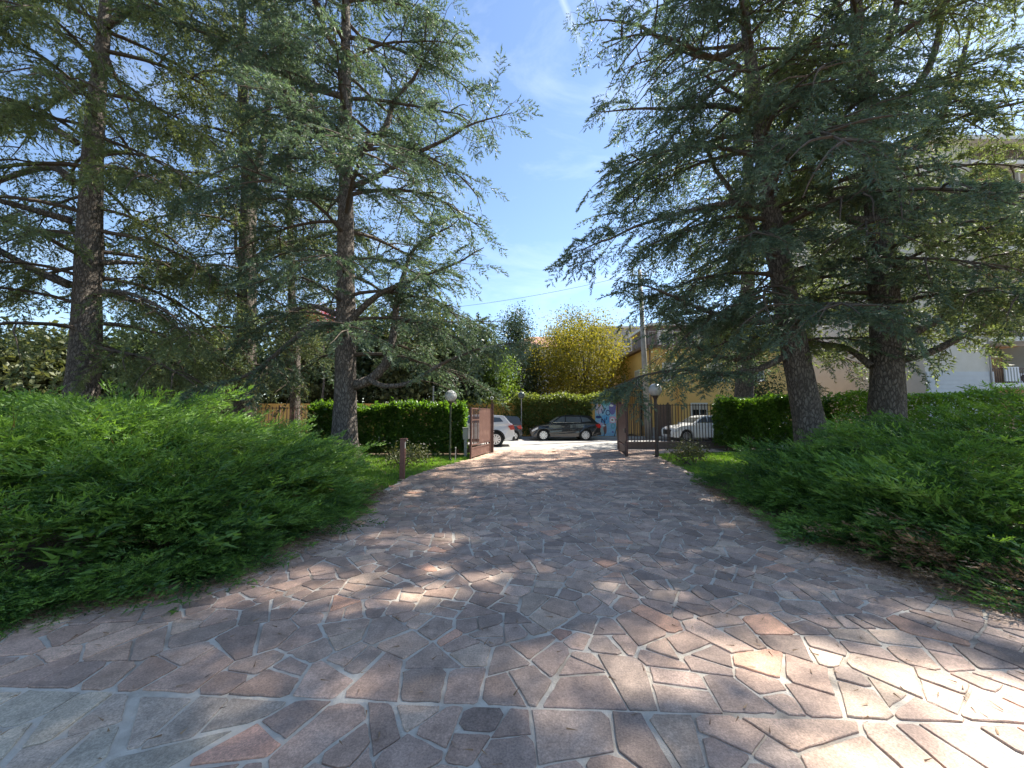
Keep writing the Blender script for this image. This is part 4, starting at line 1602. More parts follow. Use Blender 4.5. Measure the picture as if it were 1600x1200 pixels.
GB = 'trees across the street'
leafy('broadleaf_tree', 'round yellow autumn tree behind the ivy wall', (6.3, 33, 0), (6.2, 33, 5.9), (3.7, 3.2, 4.1), 520, 55, 0.17, M['yellow_leaf'], 51, 0.2, GB)
leafy('broadleaf_tree', 'slender greenish tree top rising behind the yellow tree', (5.2, 37, 0), (5.4, 37, 8.0), (1.9, 1.9, 4.2), 120, 50, 0.18, M['olive_leaf'], 52, 0.16, GB)
leafy('conifer_tree', 'dark green cypress-like conifer left of the yellow tree', (0.35, 34, 0), (0.35, 34, 5.6), (2.5, 2.4, 5.4), 300, 60, 0.17, M['ever_leaf'], 53, 0.22, GB, tall=True)
leafy('conifer_tree', 'small dark conifer between the cypress-like tree and the yellow tree', (2.3, 36, 0), (2.3, 36, 4.6), (1.7, 1.7, 4.4), 150, 50, 0.17, M['ever_leaf'], 54, 0.16, GB, tall=True)
leafy('garden_shrub', 'bright green leafy shrub over the wall behind the left gate leaf', (-1.3, 29, 0), (-1.2, 29, 3.6), (1.6, 1.4, 2.6), 150, 60, 0.15, M['fresh_leaf'], 55, 0.1, GB, cat='shrub')
EV = [(-3.6, 29.5, 4.6, 2.5, 4.3, 'ever_leaf', 'dense dark evergreen directly left of the bright green shrub'),
      (-7.0, 29.0, 5.2, 2.9, 4.6, 'olive_leaf', 'olive green tree behind the wall, right of the tall blue green cedar'),
      (-11.5, 30.5, 5.6, 2.9, 4.4, 'ever_leaf', 'dark evergreen behind the wall, seen left past the big trunk'),
      (-15.8, 29.4, 4.4, 2.8, 3.9, 'olive_leaf', 'olive green evergreen above the ochre wall and its railing'),
      (-20.5, 27.5, 4.0, 3.1, 3.9, 'ever_leaf', 'dark evergreen behind the slim forked cedar'),
      (-24.8, 25.0, 3.6, 2.9, 3.6, 'ever_leaf', 'shaded evergreen between the huge cedar and the forked one'),
      (-28.0, 22.5, 3.2, 2.8, 3.4, 'olive_leaf', 'shaded evergreen right behind the huge cedar trunk'),
      (-31.5, 21.5, 3.2, 2.9, 3.4, 'ever_leaf', 'evergreen at the left picture edge behind the huge cedar')]
for i, (x, y, z, rx, rz_, mt, lb) in enumerate(EV):
    leafy('evergreen_tree', lb, (x, y, 0), (x, y, z), (rx, rx * 0.8, rz_), 420, 29, 0.34, M[mt], 60 + i, 0.2, GB, shell=0.35)
leafy('red_leaved_tree', 'small red leaved tree showing under the cedar boughs', (-13.2, 26.2, 0), (-13.2, 26.2, 8.2), (1.5, 1.0, 0.8), 60, 50, 0.14, M['red_leaf'], 71, 0.1)
leafy('low_shrub', 'small brownish shrub on the lawn at the right drive edge', (5.75, 12.6, -0.03), (5.75, 12.6, 0.28), (0.5, 0.5, 0.34), 60, 40, 0.07, M['shrub_brown'], 72, 0.03, cat='shrub', stems=3)
leafy('low_shrub', 'dark low shrub at the left hedge foot near the bollard', (-3.3, 12.2, -0.03), (-3.3, 12.2, 0.2), (0.75, 0.5, 0.28), 60, 40, 0.07, M['shrub_brown'], 73, 0.03, cat='shrub', stems=3)
leafy('garden_tree', 'bluish conifer seen low between leaning cedar and thick trunk', (14.6, 23.5, 0), (14.6, 23.5, 3.2), (1.8, 1.6, 3.0), 130, 50, 0.13, M['ever_leaf'], 74, 0.14, GB, tall=True)

# ------------------------------------------------------------------ walls across the street
WY = 27.05
w = thing('garden_wall', 'long ochre plaster wall with flat top across the street at the left', 'wall', (-16, WY + 0.15, 0))
MB().box((0, 0, 1.15), (33, 0.3, 2.3)).build('wall_body', M['ochre'], w)
MB().box((0, 0, 2.34), (33.1, 0.4, 0.08)).build('coping', M['ochre'], w)
w2 = thing('garden_wall', 'ivy covered wall behind the black car', 'wall', (4.0, WY + 0.15, 0))
MB().box((0, 0, 1.3), (6.9, 0.3, 2.6)).build('wall_body', M['ochre'], w2)
MB().box((0, 0, 2.64), (7.0, 0.42, 0.08)).build('coping', M['ochre'], w2)


def ivy(label, x0, x1, z0, z1, n, seed, skip=None, y=WY):
    r = np.random.default_rng(seed)
    n1 = int(n * 0.72)
    x = r.uniform(x0, x1, n1)
    z = z0 + (z1 - z0) * r.random(n1) ** 0.8
    yy = y - np.abs(r.normal(0.12, 0.1, n1)) - 0.12 * np.sin(x * 1.7) ** 2
    x2 = r.uniform(x0, x1, n - n1)
    z2 = z1 + r.normal(0.12, 0.12, n - n1) + 0.1 * np.sin(x2 * 2.2)
    y2 = y + 0.1 + r.normal(0, 0.28, n - n1)
    O = np.stack([np.concatenate([x, x2]), np.concatenate([yy, y2]), np.concatenate([z, z2])], 1)
    if skip:
        k = ~((O[:, 0] > skip[0]) & (O[:, 2] < skip[1] + 0.18 * np.sin(O[:, 0] * 5)))
        O = O[k]
    D = norm(r.normal(size=O.shape) + np.array([0, -0.5, -0.3]))
    V, _ = expand(QUAD, O, D, 0.15 * r.uniform(0.6, 1.4, len(O)), r, 0.4, 0)
    t = np.clip(0.25 + 0.5 * (O[:, 2] - z0) / (z1 - z0) * r.random(len(O)) + r.uniform(-0.2, 0.3, len(O)), 0, 1)
    root = thing('ivy_plant', label, 'ivy', ((x0 + x1) / 2, y - 0.1, 0.09))
    tri_mesh('foliage', V, M['ivy'], np.repeat(t, 2)[:len(V)], root, 'stuff', ((x0 + x1) / 2, y - 0.1, 0.09))
    for i in range(10):
        xx = (i / 9 - 0.5) * (x1 - x0) * 0.9
        q = [Vector((xx, 0.06, 0)), Vector((xx + r.normal() * 0.2, 0.06, 0.9)), Vector((xx + r.normal() * 0.4, 0.06, 1.8)), Vector((xx + r.normal() * 0.5, 0.06, 2.5))]
        MB().tube(lerp_path(q, 8), [0.03 - 0.003 * k for k in range(8)], 5).build('stem', M['twig'], root)


ivy('thick ivy draped over the wall behind the black car', 0.2, 7.5, 0.25, 2.7, 17000, 81, (5.55, 2.55))
ivy('loose climbing ivy on the ochre wall behind the white car', -6.5, 0.2, 1.1, 2.5, 2600, 82)

# mural
mu = thing('painted_mural', 'pale blue wall painting with letters and round shapes beside the ivy', 'mural', (6.55, WY - 0.02, 0.12))
MB().box((0, 0.0, 1.3), (1.46, 0.03, 2.6)).build('painted_ground', paint('mural_light_blue', (0.26, 0.46, 0.6)), mu)
mp_ = {'navy': paint('mural_navy', (0.03, 0.05, 0.16)), 'pink': paint('mural_pink', (0.62, 0.34, 0.44)), 'teal': paint('mural_teal', (0.12, 0.36, 0.38)), 'white': paint('mural_white', (0.7, 0.72, 0.72)),
       'purple': paint('mural_purple', (0.15, 0.14, 0.34)), 'grey': paint('mural_grey_green', (0.36, 0.44, 0.42)), 'brown': paint('mural_brown', (0.3, 0.13, 0.11)), 'blue': paint('mural_blue', (0.12, 0.36, 0.6)),
       'orange': paint('mural_orange', (0.6, 0.3, 0.14)), 'lilac': paint('mural_lilac', (0.5, 0.45, 0.56))}


def blob(c, pts_r, mat, lay, seed=0, ax=(1, 1)):
    r = random.Random(seed)
    n = 18
    ph = r.uniform(0, 6)
    poly = [(c[0] + ax[0] * pts_r * (1 + 0.12 * math.sin(3 * 6.283 * k / n + ph)) * math.cos(6.283 * k / n), c[1] + ax[1] * pts_r * (1 + 0.1 * math.sin(2 * 6.283 * k / n + ph)) * math.sin(6.283 * k / n)) for k in range(n)]
    MB().prism_xz(poly, -0.019 - 0.004 * lay, -0.012).build('painted_shape', mp_[mat], mu)


def ringshape(c, ro, ri, mat, lay, sx=1.0):
    m = MB()
    n = 20
    vs = []
    for rr in (ro, ri):
        for k in range(n):
            a = 6.283 * k / n
            vs.append((c[0] + sx * rr * math.cos(a), -0.019 - 0.004 * lay, c[1] + rr * math.sin(a)))
    m.add(vs, [(k, (k + 1) % n, n + (k + 1) % n, n + k) for k in range(n)])
    return m.build('letter' if mat in ('navy', 'teal') else 'painted_shape', mp_[mat], mu)


def strokes(lines, wd, mat, lay):
    m = MB()
    for (x0, z0), (x1, z1) in lines:
        L = math.hypot(x1 - x0, z1 - z0)
        nx, nz_ = -(z1 - z0) / L * wd / 2, (x1 - x0) / L * wd / 2
        m.prism_xz([(x0 + nx, z0 + nz_), (x0 - nx, z0 - nz_), (x1 - nx, z1 - nz_), (x1 + nx, z1 + nz_)], -0.02 - 0.004 * lay, -0.013)
        lay += 0.3
    return m.build('letter', mp_[mat], mu)


blob((0.1, 2.35), 0.3, 'teal', 0.3, 1, (1.9, 0.8))
blob((0.5, 1.95), 0.36, 'purple', 0.5, 2, (0.7, 1.25))
blob((-0.45, 1.9), 0.26, 'lilac', 0.6, 3, (1, 1.5))
blob((-0.42, 2.12), 0.1, 'orange', 0.9, 31)
blob((0.0, 1.15), 0.3, 'blue', 0.55, 4, (1, 1.2))
blob((-0.42, 0.45), 0.36, 'grey', 0.5, 5, (0.8, 1.1))
blob((-0.05, 0.5), 0.2, 'brown', 0.8, 6, (0.6, 1.7))
blob((-0.4, 0.85), 0.16, 'lilac', 1.1, 61, (1.6, 0.7))
blob((-0.5, 1.32), 0.12, 'navy', 1.0, 7, (1.7, 0.9))
blob((-0.12, 0.72), 0.08, 'white', 1.4, 71, (1.7, 0.7))
blob((0.5, 1.12), 0.27, 'pink', 1.0, 8)
blob((0.48, 1.1), 0.17, 'white', 1.5, 9)
blob((0.46, 1.12), 0.07, 'brown', 2.0, 10)
blob((0.42, 2.12), 0.09, 'white', 1.2, 11, (1.5, 0.9))
blob((0.48, 0.28), 0.07, 'purple', 1.0, 12)
ringshape((0.5, 0.7), 0.2, 0.12, 'teal', 1.4, 0.75)
ringshape((0.17, 1.62), 0.2, 0.135, 'navy', 1.6, 0.85)
strokes([((-0.28, 1.9), (-0.2, 1.55)), ((-0.2, 1.55), (0.02, 1.95))], 0.06, 'navy', 1.6)
strokes([((-0.28, 0.92), (-0.28, 1.22)), ((-0.28, 1.22), (-0.06, 0.92)), ((-0.06, 0.92), (-0.06, 1.22))], 0.07, 'navy', 1.7)
strokes([((0.06, 1.12), (0.08, 1.34))], 0.06, 'navy', 1.6)

# round traffic mirror above the wall
tm = thing('traffic_mirror', 'round traffic mirror on a grey post above the ivy', 'mirror', (0.65, 26.5, 0.09))
MB().tube([(0, 0, 0), (0, 0, 2.85)], [0.035, 0.035], 8).build('post', M['conc'], tm)
m = MB()
m.lathe([(0.2, 0.05), (0.23, 0.03), (0.24, 0), (0.22, -0.03)], 24, (0, -0.05, 2.85), 'y')
m.build('rim', M['box_grey'], tm, smooth=False)
m = MB()
m.lathe([(0.215, -0.031), (0.15, -0.05), (0.08, -0.06), (0.01, -0.064)], 24, (0, -0.05, 2.85), 'y')
m.build('mirror_face', surf('mirror_dull_grey', (0.1, 0.12, 0.12), None, rough=0.3, metal=0.3), tm, smooth=True)  # face toned down to one even dull dark grey, slightly metallic

# ------------------------------------------------------------------ cars
def arc(cx, cz, r, a0, a1, n=9):
    return [(cx + r * math.cos(a0 + (a1 - a0) * i / n), cz + r * math.sin(a0 + (a1 - a0) * i / n)) for i in range(n + 1)]


def car(name, label, loc, rz, L, W, H, wb, wr, paintm, belt=(1.0, 1.1), hood=0.98, wind=(0.27, 0.10), roof_back=0.84, hatch=0.96, cladding=True, spokes=10):
    """front towards +x; sizes in metres; wind/roof_back/hatch as shares of the length from the nose"""
    root = thing(name, label, 'car', loc, rz, 'parked cars')
    h2 = L / 2
    xf, xr = wb / 2 + 0.02 * L, -wb / 2 + 0.02 * L
    ar = wr + 0.07
    gz = 0.24
    hw = W / 2
    px = lambda s: h2 - s * L
    bf, br = belt
    body = [(h2 - 0.10, gz)] + arc(xf, wr, ar, -0.25, math.pi + 0.25, 12) + arc(xr, wr, ar, -0.25, math.pi + 0.25, 12) + [
        (-h2 + 0.12, gz + 0.08), (-h2 + 0.02, 0.5), (-h2 + 0.0, 0.72), (-h2 + 0.07, br - 0.08), (-h2 + 0.12, br), (px(wind[0]) - 0.1, bf + 0.01), (px(wind[0]) + 0.12, bf - 0.01),
        (h2 - 0.5, hood - 0.06), (h2 - 0.16, hood - 0.2), (h2 - 0.02, hood - 0.36), (h2, 0.5), (h2 - 0.04, 0.32)]

    def hwid(x, z):
        e = max(0.0, abs(x) - (h2 - 0.55)) / 0.55
        return hw * (1 - 0.16 * e ** 2) * (1 - 0.05 * max(0, (z - 0.75)) / 0.3 - 0.04 * max(0, 0.5 - z) / 0.25)
    n = len(body)
    m = MB()
    vs = [(x, -hwid(x, z), z) for x, z in body] + [(x, hwid(x, z), z) for x, z in body]
    inner = [(x, 0, z) for x, z in body]
    fs = [tuple(range(n)), tuple(range(2 * n - 1, n - 1, -1))] + [((i + 1) % n, i, n + i, n + (i + 1) % n) for i in range(n)]
    m.add(vs, fs)
    m.build('body', paintm, root, bevel=0.03)
    # wheel wells
    for x in (xf, xr):
        MB().lathe([(ar - 0.02, -hw + 0.16), (ar - 0.02, hw - 0.16)], 20, (x, 0, wr), 'y').build('wheel_well', M['trim'], root)
    # cabin
    cab = [(px(wind[0]) + 0.12, bf - 0.03), (px(wind[0] + wind[1] + 0.06), H - 0.09), (px(wind[0] + wind[1] + 0.14), H - 0.02), (px(0.62), H), (px(roof_back), H - 0.06), (px(roof_back + 0.03), H - 0.12), (px(hatch), br - 0.03)]

    def cw(z):
        t = max(0.0, min(1.0, (z - bf) / (H - bf)))
        return hw * (0.93 - 0.24 * t)
    k = len(cab)
    m = MB()
    m.add([(x, -cw(z), z) for x, z in cab] + [(x, cw(z), z) for x, z in cab], [tuple(range(k)), tuple(range(2 * k - 1, k - 1, -1))] + [((i + 1) % k, i, k + i, k + (i + 1) % k) for i in range(k)])
    m.build('cabin', paintm, root, bevel=0.025)

    def xon(side, z):        # x of the front / rear slope at height z
        a, b = (cab[0], cab[1]) if side > 0 else (cab[-1], cab[-2])
        t = (z - a[1]) / (b[1] - a[1])
        return a[0] + (b[0] - a[0]) * t
    zb, zt = max(bf, br) + 0.035, H - 0.13
    xm1, xm2 = px(0.5), px(0.72)

    def sidewin(poly, s):
        m = MB()
        vs = [(x, s * (cw(z) + 0.008), z) for x, z in poly] + [(x, s * (cw(z) - 0.02), z) for x, z in poly]
        q = len(poly)
        m.add(vs, [tuple(range(q)), tuple(range(2 * q - 1, q - 1, -1))] + [((i + 1) % q, i, q + i, q + (i + 1) % q) for i in range(q)])
        m.build('window', M['car_glass'], root)
    for s in (-1, 1):
        sidewin([(xon(1, zb) - 0.14, zb), (xon(1, zt) - 0.12, zt), (xm1 + 0.03, zt + 0.02), (xm1 + 0.03, zb)], s)
        sidewin([(xm1 - 0.03, zb), (xm1 - 0.03, zt + 0.02), (xm2 + 0.06, zt), (xm2 - 0.02, zb)], s)
        if L > 3.2:
            sidewin([(xm2 - 0.08, zb + 0.02), (xm2, zt - 0.01), (px(roof_back) + 0.12, zt - 0.05), (xon(-1, zb) + 0.34, zb + 0.06)], s)
        # door skins, a hair proud, with handles
        for x0, x1 in ((xon(1, bf) - 0.02, xm1 + 0.008), (xm1 - 0.008, xm2 - 0.22 if L > 3.2 else xm2)):
            m = MB()
            poly = [(x0, 0.42), (x0 - 0.02, bf - 0.05), (x1, bf - 0.03), (x1, 0.42)]
            if x1 < xm1 - 0.1:
                poly = [(x0, 0.42), (x0, bf - 0.05), (x1, br - 0.05), (x1 + 0.02, 0.75), (max(x1 + 0.14, xr + ar + 0.03), 0.42)]
            q = len(poly)
            m.add([(x, s * (hwid(x, z) + 0.007), z) for x, z in poly] + [(x, s * (hwid(x, z) - 0.02), z) for x, z in poly], [tuple(range(q)), tuple(range(2 * q - 1, q - 1, -1))] + [((i + 1) % q, i, q + i, q + (i + 1) % q) for i in range(q)])
            dr = m.build('door', paintm, root)
            MB().box((x1 + 0.16, s * (hwid(x1, 0.85) + 0.02), bf - 0.14), (0.17, 0.03, 0.03)).build('handle', M['chrome'] if paintm is M['car_black'] else paintm, dr)
        MB().box(((xon(1, zb) + xm2) / 2, s * (cw(zb) + 0.012), zb - 0.015), (xon(1, zb) - xm2 - 0.1, 0.012, 0.02)).build('belt_strip', M['chrome'], root)
        mm = MB().box((xon(1, zb) - 0.02, s * (hw + 0.06), bf + 0.07), (0.14, 0.18, 0.13)).build('wing_mirror', paintm, root, bevel=0.03)
        if cladding:
            MB().box(((xf + xr) / 2, s * (hw * 0.985), 0.33), (xf - xr - 2 * ar, 0.04, 0.14)).build('sill_trim', M['trim'], root)
        for x in (xf, xr):                     # wheel arch lips
            a = arc(x, wr, ar + 0.045, 0.0, math.pi, 14)
            b = arc(x, wr, ar - 0.004, 0.0, math.pi, 14)
            m = MB()
            for i in range(14):
                for off in (0,):
                    qs = [a[i], a[i + 1], b[i + 1], b[i]]
                    m.add([(u, s * (hwid(u, v) + 0.012), v) for u, v in qs] + [(u, s * (hwid(u, v) - 0.03), v) for u, v in qs], [(0, 1, 2, 3), (4, 7, 6, 5), (0, 4, 5, 1), (2, 6, 7, 3)])
            m.build('arch_trim', M['trim'] if cladding else paintm, root)
        MB().prism_xz([(h2 - 0.48, hood - 0.14), (h2 - 0.2, hood - 0.26), (h2 - 0.05, hood - 0.38), (h2 - 0.1, hood - 0.43), (h2 - 0.46, hood - 0.27)], s * (hw * 0.80), s * (hw * 0.985)).build('headlight', M['lens_white'], root, bevel=0.01)
        MB().prism_xz([(-h2 + 0.34, br - 0.12), (-h2 + 0.06, br - 0.06), (-h2 - 0.012, br - 0.3), (-h2 + 0.2, br - 0.32)], s * (hw * 0.6), s * (hw * 0.985)).build('tail_light', M['lens_red'], root, bevel=0.01)
        # wheels
        for x in (xf, xr):
            wl = sub('wheel', root, (x, s * (hw - 0.12), wr))
            MB().lathe([(wr * 0.62, -0.1), (wr * 0.94, -0.105), (wr, -0.07), (wr, 0.07), (wr * 0.94, 0.105), (wr * 0.62, 0.1)], 28, (0, 0, 0), 'y').build('tyre', M['tyre'], wl, smooth=True)
            m = MB()
            m.lathe([(wr * 0.70, s * 0.085), (wr * 0.70, s * 0.112), (wr * 0.62, s * 0.112), (wr * 0.62, s * 0.085)], 28, (0, 0, 0), 'y')
            m.lathe([(wr * 0.15, s * 0.09), (wr * 0.15, s * 0.118), (0.01, s * 0.12)], 16, (0, 0, 0), 'y')
            for i in range(spokes):
                a = 2 * math.pi * i / spokes
                w0, w1 = wr * 0.07, wr * 0.11
                p = []
                for rr, ww in ((wr * 0.13, w0), (wr * 0.65, w1)):
                    for sg in (-1, 1):
                        p.append((rr * math.cos(a) - sg * ww * math.sin(a), rr * math.sin(a) + sg * ww * math.cos(a)))
                p = [p[0], p[1], p[3], p[2]]
                m.add([(u, s * 0.114, v) for u, v in p] + [(u, s * 0.09, v) for u, v in p], [(0, 1, 2, 3), (4, 7, 6, 5), (0, 4, 5, 1), (1, 5, 6, 2), (2, 6, 7, 3), (3, 7, 4, 0)])
            m.build('rim', M['rim'], wl)
    # windscreen and rear window
    for sd_ in (1, -1):
        z0_, z1_ = zb - 0.01, H - 0.14
        nx = 0.012 * sd_
        q = [(xon(sd_, z0_) + nx, -cw(z0_) + 0.08, z0_), (xon(sd_, z0_) + nx, cw(z0_) - 0.08, z0_), (xon(sd_, z1_) + nx, cw(z1_) - 0.08, z1_), (xon(sd_, z1_) + nx, -cw(z1_) + 0.08, z1_)]
        q2 = [(x - 3 * nx, y, z) for x, y, z in q]
        MB().add(q + q2, [(0, 1, 2, 3), (7, 6, 5, 4), (0, 4, 5, 1), (1, 5, 6, 2), (2, 6, 7, 3), (3, 7, 4, 0)]).build('windscreen' if sd_ > 0 else 'rear_window', M['car_glass'], root)
    MB().box((h2 - 0.03, 0, 0.55), (0.09, W * 0.5, 0.3)).build('grille', M['trim'], root, bevel=0.01)
    MB().box((-h2 + 0.06, 0, 0.42), (0.16, W * 0.84, 0.2)).build('rear_bumper', M['trim'] if cladding else paintm, root, bevel=0.02)
    MB().box((-h2 - 0.005, 0, 0.72), (0.03, 0.5, 0.12)).build('number_plate', M['white_paint'], root)
    return root


PI = math.pi
Zs = -0.006
car('parked_car', 'black hatchback crossover parked along the ivy wall', (3.36, 25.0, Zs), PI, 4.4, 1.83, 1.6, 2.62, 0.34, M['car_black'], cladding=False)
car('parked_car', 'white crossover just outside the left gate leaf, rear end showing', (-2.12, 20.4, Zs), PI + 0.06, 4.4, 1.9, 1.63, 2.66, 0.37, M['car_white'], belt=(1.02, 1.16), roof_back=0.86)
car('parked_car', 'small dark two-door city car parked behind the white crossover', (-0.75, 24.9, Zs), PI, 2.75, 1.66, 1.55, 1.87, 0.29, M['car_grey'], belt=(0.98, 1.02), wind=(0.2, 0.14), roof_back=0.9, hatch=0.985, cladding=False, spokes=8)
car('parked_car', 'white car behind the iron fence at the right', (11.8, 24.2, Zs), PI + 0.1, 4.45, 1.84, 1.58, 2.68, 0.34, M['car_white'], cladding=False)

# ------------------------------------------------------------------ gate, fences
def gate(label, near, hinge, hgt, full, mat, seed):
    n, h = Vector((*near, 0)), Vector((*hinge, 0))
    d = n - h
    L = d.length
    root = thing('gate_leaf', label, 'gate', (h.x, h.y, 0.0), math.atan2(d.y, d.x), 'driveway gate leaves')
    z0 = 0.03
    for x in (0.03, L - 0.04):
        MB().box((x, 0, hgt / 2 + z0 / 2), (0.07, 0.07, hgt - z0)).build('stile', mat, root, bevel=0.006)
    for z in (hgt - 0.03, 0.5, 0.38, z0 + 0.05):
        MB().box((L / 2, 0, z), (L - 0.14, 0.045, 0.045)).build('rail', mat, root)
    MB().box((L / 2, 0.0, 0.22), (L - 0.14, 0.012, 0.27)).build('kick_panel', mat, root)
    nb = 16
    for i in range(nb):
        x = 0.07 + (L - 0.15) * (i + 0.5) / nb
        MB().box((x, 0, (0.52 + hgt - 0.05) / 2), (0.022, 0.022, hgt - 0.05 - 0.52)).build('bar', mat, root)
    x1 = L - 0.08 if full else L * 0.62
    MB().box(((0.07 + x1) / 2, 0.016 if not full else -0.016, (0.53 + hgt - 0.06) / 2), (x1 - 0.07, 0.005, hgt - 0.6)).build('sheet_panel', mat, root)
    if not full:
        MB().box(((x1 + L - 0.07) / 2, 0.018, hgt - 0.45), (L - 0.08 - x1, 0.03, 0.05)).build('rail', mat, root)
        MB().box((L * 0.2, -0.02, hgt - 0.33), (0.22, 0.008, 0.28)).build('notice_plate', M['slab'], root)
        MB().box((L * 0.55, -0.02, hgt - 0.45), (0.10, 0.008, 0.55)).build('notice_plate', M['white_paint'], root)
    lk = MB().box((L - 0.12, -0.04, 1.0), (0.08, 0.05, 0.18)).build('lock_box', M['iron'], root)
    MB().tube([(L - 0.12, -0.08, 1.03), (L - 0.24, -0.09, 1.03)], [0.011, 0.011], 8).build('handle', M['chrome'], lk)
    for z in (0.3, hgt - 0.3):
        MB().tube([(-0.025, 0, z - 0.07), (-0.025, 0, z + 0.07)], [0.022, 0.022], 10).build('hinge', M['iron'], root)
    MB().tube([(L - 0.1, -0.05, 0.02), (L - 0.1, -0.05, 0.62)], [0.01, 0.01], 8).build('drop_bolt', M['iron'], root)
    return root


gate('rust brown gate leaf with bars at the left, swung inwards', (-1.5, 14.0), (-0.92, 16.3), 1.86, False, M['rust'], 1)
gate('dark brown sheet gate leaf at the right, swung inwards', (4.33, 14.6), (4.66, 16.9), 2.05, True, M['dark_rust'], 2)
for x, y, hh, lb in ((-0.84, 16.42, 2.05, 'rusty gate post holding the left leaf, camera on top'), (4.76, 17.02, 2.15, 'dark brown gate post holding the right leaf')):
    g_ = thing('gate_post', lb, 'post', (x, y, 0))
    MB().box((0, 0, hh / 2), (0.12, 0.12, hh)).build('shaft', M['rust'] if x < 0 else M['dark_rust'], g_, bevel=0.008)
    MB().box((0, 0, hh + 0.02), (0.15, 0.15, 0.03)).build('cap', M['dark_rust'], g_)
sc = thing('security_camera', 'small round grey camera above the left gate post', 'camera', (-0.86, 16.42, 2.085))
MB().tube([(0, 0, 0), (0, 0, 0.16)], [0.02, 0.02], 8).build('bracket', M['dark_rust'], sc)
MB().lathe([(0.05, 0.08), (0.07, 0.02), (0.075, -0.05), (0.07, -0.09)], 14, (0, 0, 0.22), 'y').build('housing', M['white_paint'], sc)
MB().lathe([(0.045, -0.09), (0.03, -0.1)], 12, (0, 0, 0.22), 'y').build('lens', M['trim'], sc)


def bar_fence(label, a, b, z0, z1, step, mat, plinth=None, pm=None, name='iron_fence', post_every=2.2, group='iron fences'):
    a, b = Vector((*a, 0)), Vector((*b, 0))
    d = b - a
    L = d.length
    root = thing(name, label, 'fence', (a.x, a.y, 0), math.atan2(d.y, d.x), group)
    if plinth:
        MB().box((L / 2, 0, plinth / 2 - 0.02), (L, 0.3, plinth + 0.04)).build('plinth', pm, root, bevel=0.01)
        z0 = plinth
    proto = MB().box((0, 0, (z0 + z1) / 2), (0.026, 0.026, z1 - z0)).build('bar', mat, root)
    n = int(L / step)
    for i in range(n):
        o_ = proto if i == 0 else proto.copy()
        if i:
            C.objects.link(o_)
            o_.parent = root
        o_.location = ((i + 0.5) * L / n, 0, 0)
    for z in (z0 + 0.12, z1 - 0.06):
        MB().box((L / 2, 0, z), (L, 0.04, 0.03)).build('rail', mat, root)
    k = max(1, int(L / post_every))
    for i in range(k + 1):
        MB().box((L * i / k, 0, (z0 + z1) / 2 + 0.03), (0.06, 0.06, z1 - z0 + 0.06)).build('post', mat, root)
    return root


M['plinth'] = surf('plinth_brown_stone', (0.12, 0.085, 0.07), (0.17, 0.125, 0.105), 6, 0.85, 0.4, 40)
bar_fence('iron bar fence on a low brown plinth right of the gate', (5.0, 18.3), (12.4, 18.75), 0.3, 2.12, 0.145, M['brown_metal'], 0.32, M['plinth'])
bar_fence('rust brown bar fence left of the gate behind the hedge', (-17.0, 17.0), (-1.1, 16.75), 0.3, 1.95, 0.16, M['rust'], 0.3, M['plinth'])
bar_fence('tall black railing gate across the street left of the yellow building', (7.5, 27.6), (9.7, 27.6), 0.1, 3.3, 0.13, M['iron'], None, None, 'iron_railing', 1.1)
dp = thing('entrance_canopy', 'dark sloping canopy over the black railing gate', 'canopy', (8.9, 28.2, 0))
MB().add([(-1.0, -0.5, 3.35), (0.9, -0.5, 3.95), (0.9, 0.9, 3.95), (-1.0, 0.9, 3.35), (-1.0, -0.5, 3.25), (0.9, -0.5, 3.75), (0.9, 0.9, 3.75), (-1.0, 0.9, 3.25)],
         [(0, 1, 2, 3), (7, 6, 5, 4), (0, 4, 5, 1), (1, 5, 6, 2), (2, 6, 7, 3), (3, 7, 4, 0)]).build('roof_sheet', M['parapet'], dp)
for x in (-0.85, 0.75):
    MB().box((x, 0.6, 1.7), (0.1, 0.1, 3.36)).build('post', M['iron'], dp)

# ------------------------------------------------------------------ lamps, bollard, boxes, pole, cable
def lamp(label, x, y, H, gd, pr, mat):
    root = thing('globe_lamp', label, 'lamp', (x, y, -0.02), 0, 'globe lamps by the gate')
    MB().lathe([(pr * 2.1, 0), (pr * 2.1, 0.03), (pr * 1.25, 0.06), (pr * 1.2, 0.5), (pr, 0.55), (pr, H - gd - 0.12), (pr * 0.9, H - gd - 0.1)], 14).build('pole', mat, root, smooth=False)
    MB().lathe([(pr * 1.0, H - gd - 0.12), (pr * 1.3, H - gd - 0.06), (gd * 0.24, H - gd + 0.01), (gd * 0.27, H - gd + 0.03), (gd * 0.2, H - gd + 0.04)], 18).build('globe_holder', mat, root)
    c = H - gd / 2
    prof = [(gd / 2 * math.cos(a), c + gd / 2 * math.sin(a)) for a in np.linspace(-1.2, 1.5, 18)]
    MB().lathe(prof, 28).build('globe', M['globe'], root, smooth=True)
    for k in range(5):
        z = c - gd * 0.2 + k * gd * 0.09
        MB().lathe([(gd * 0.1, z), (gd * 0.22, z - 0.02), (gd * 0.22, z - 0.012), (gd * 0.1, z + 0.008)], 18).build('louvre', M['reflector'], root)
    MB().tube([(0, 0, H - gd + 0.03), (0, 0, c + gd * 0.2)], [gd * 0.06, gd * 0.06], 10).build('bulb', M['white_paint'], root)
    return root


lamp('clear globe lamp on a thin dark green pole before the left hedge', -2.2, 13.8, 2.5, 0.43, 0.033, M['green_metal'])
lamp('clear globe lamp on a brown pole right of the drive', 5.5, 14.75, 2.82, 0.5, 0.06, M['brown_metal'])

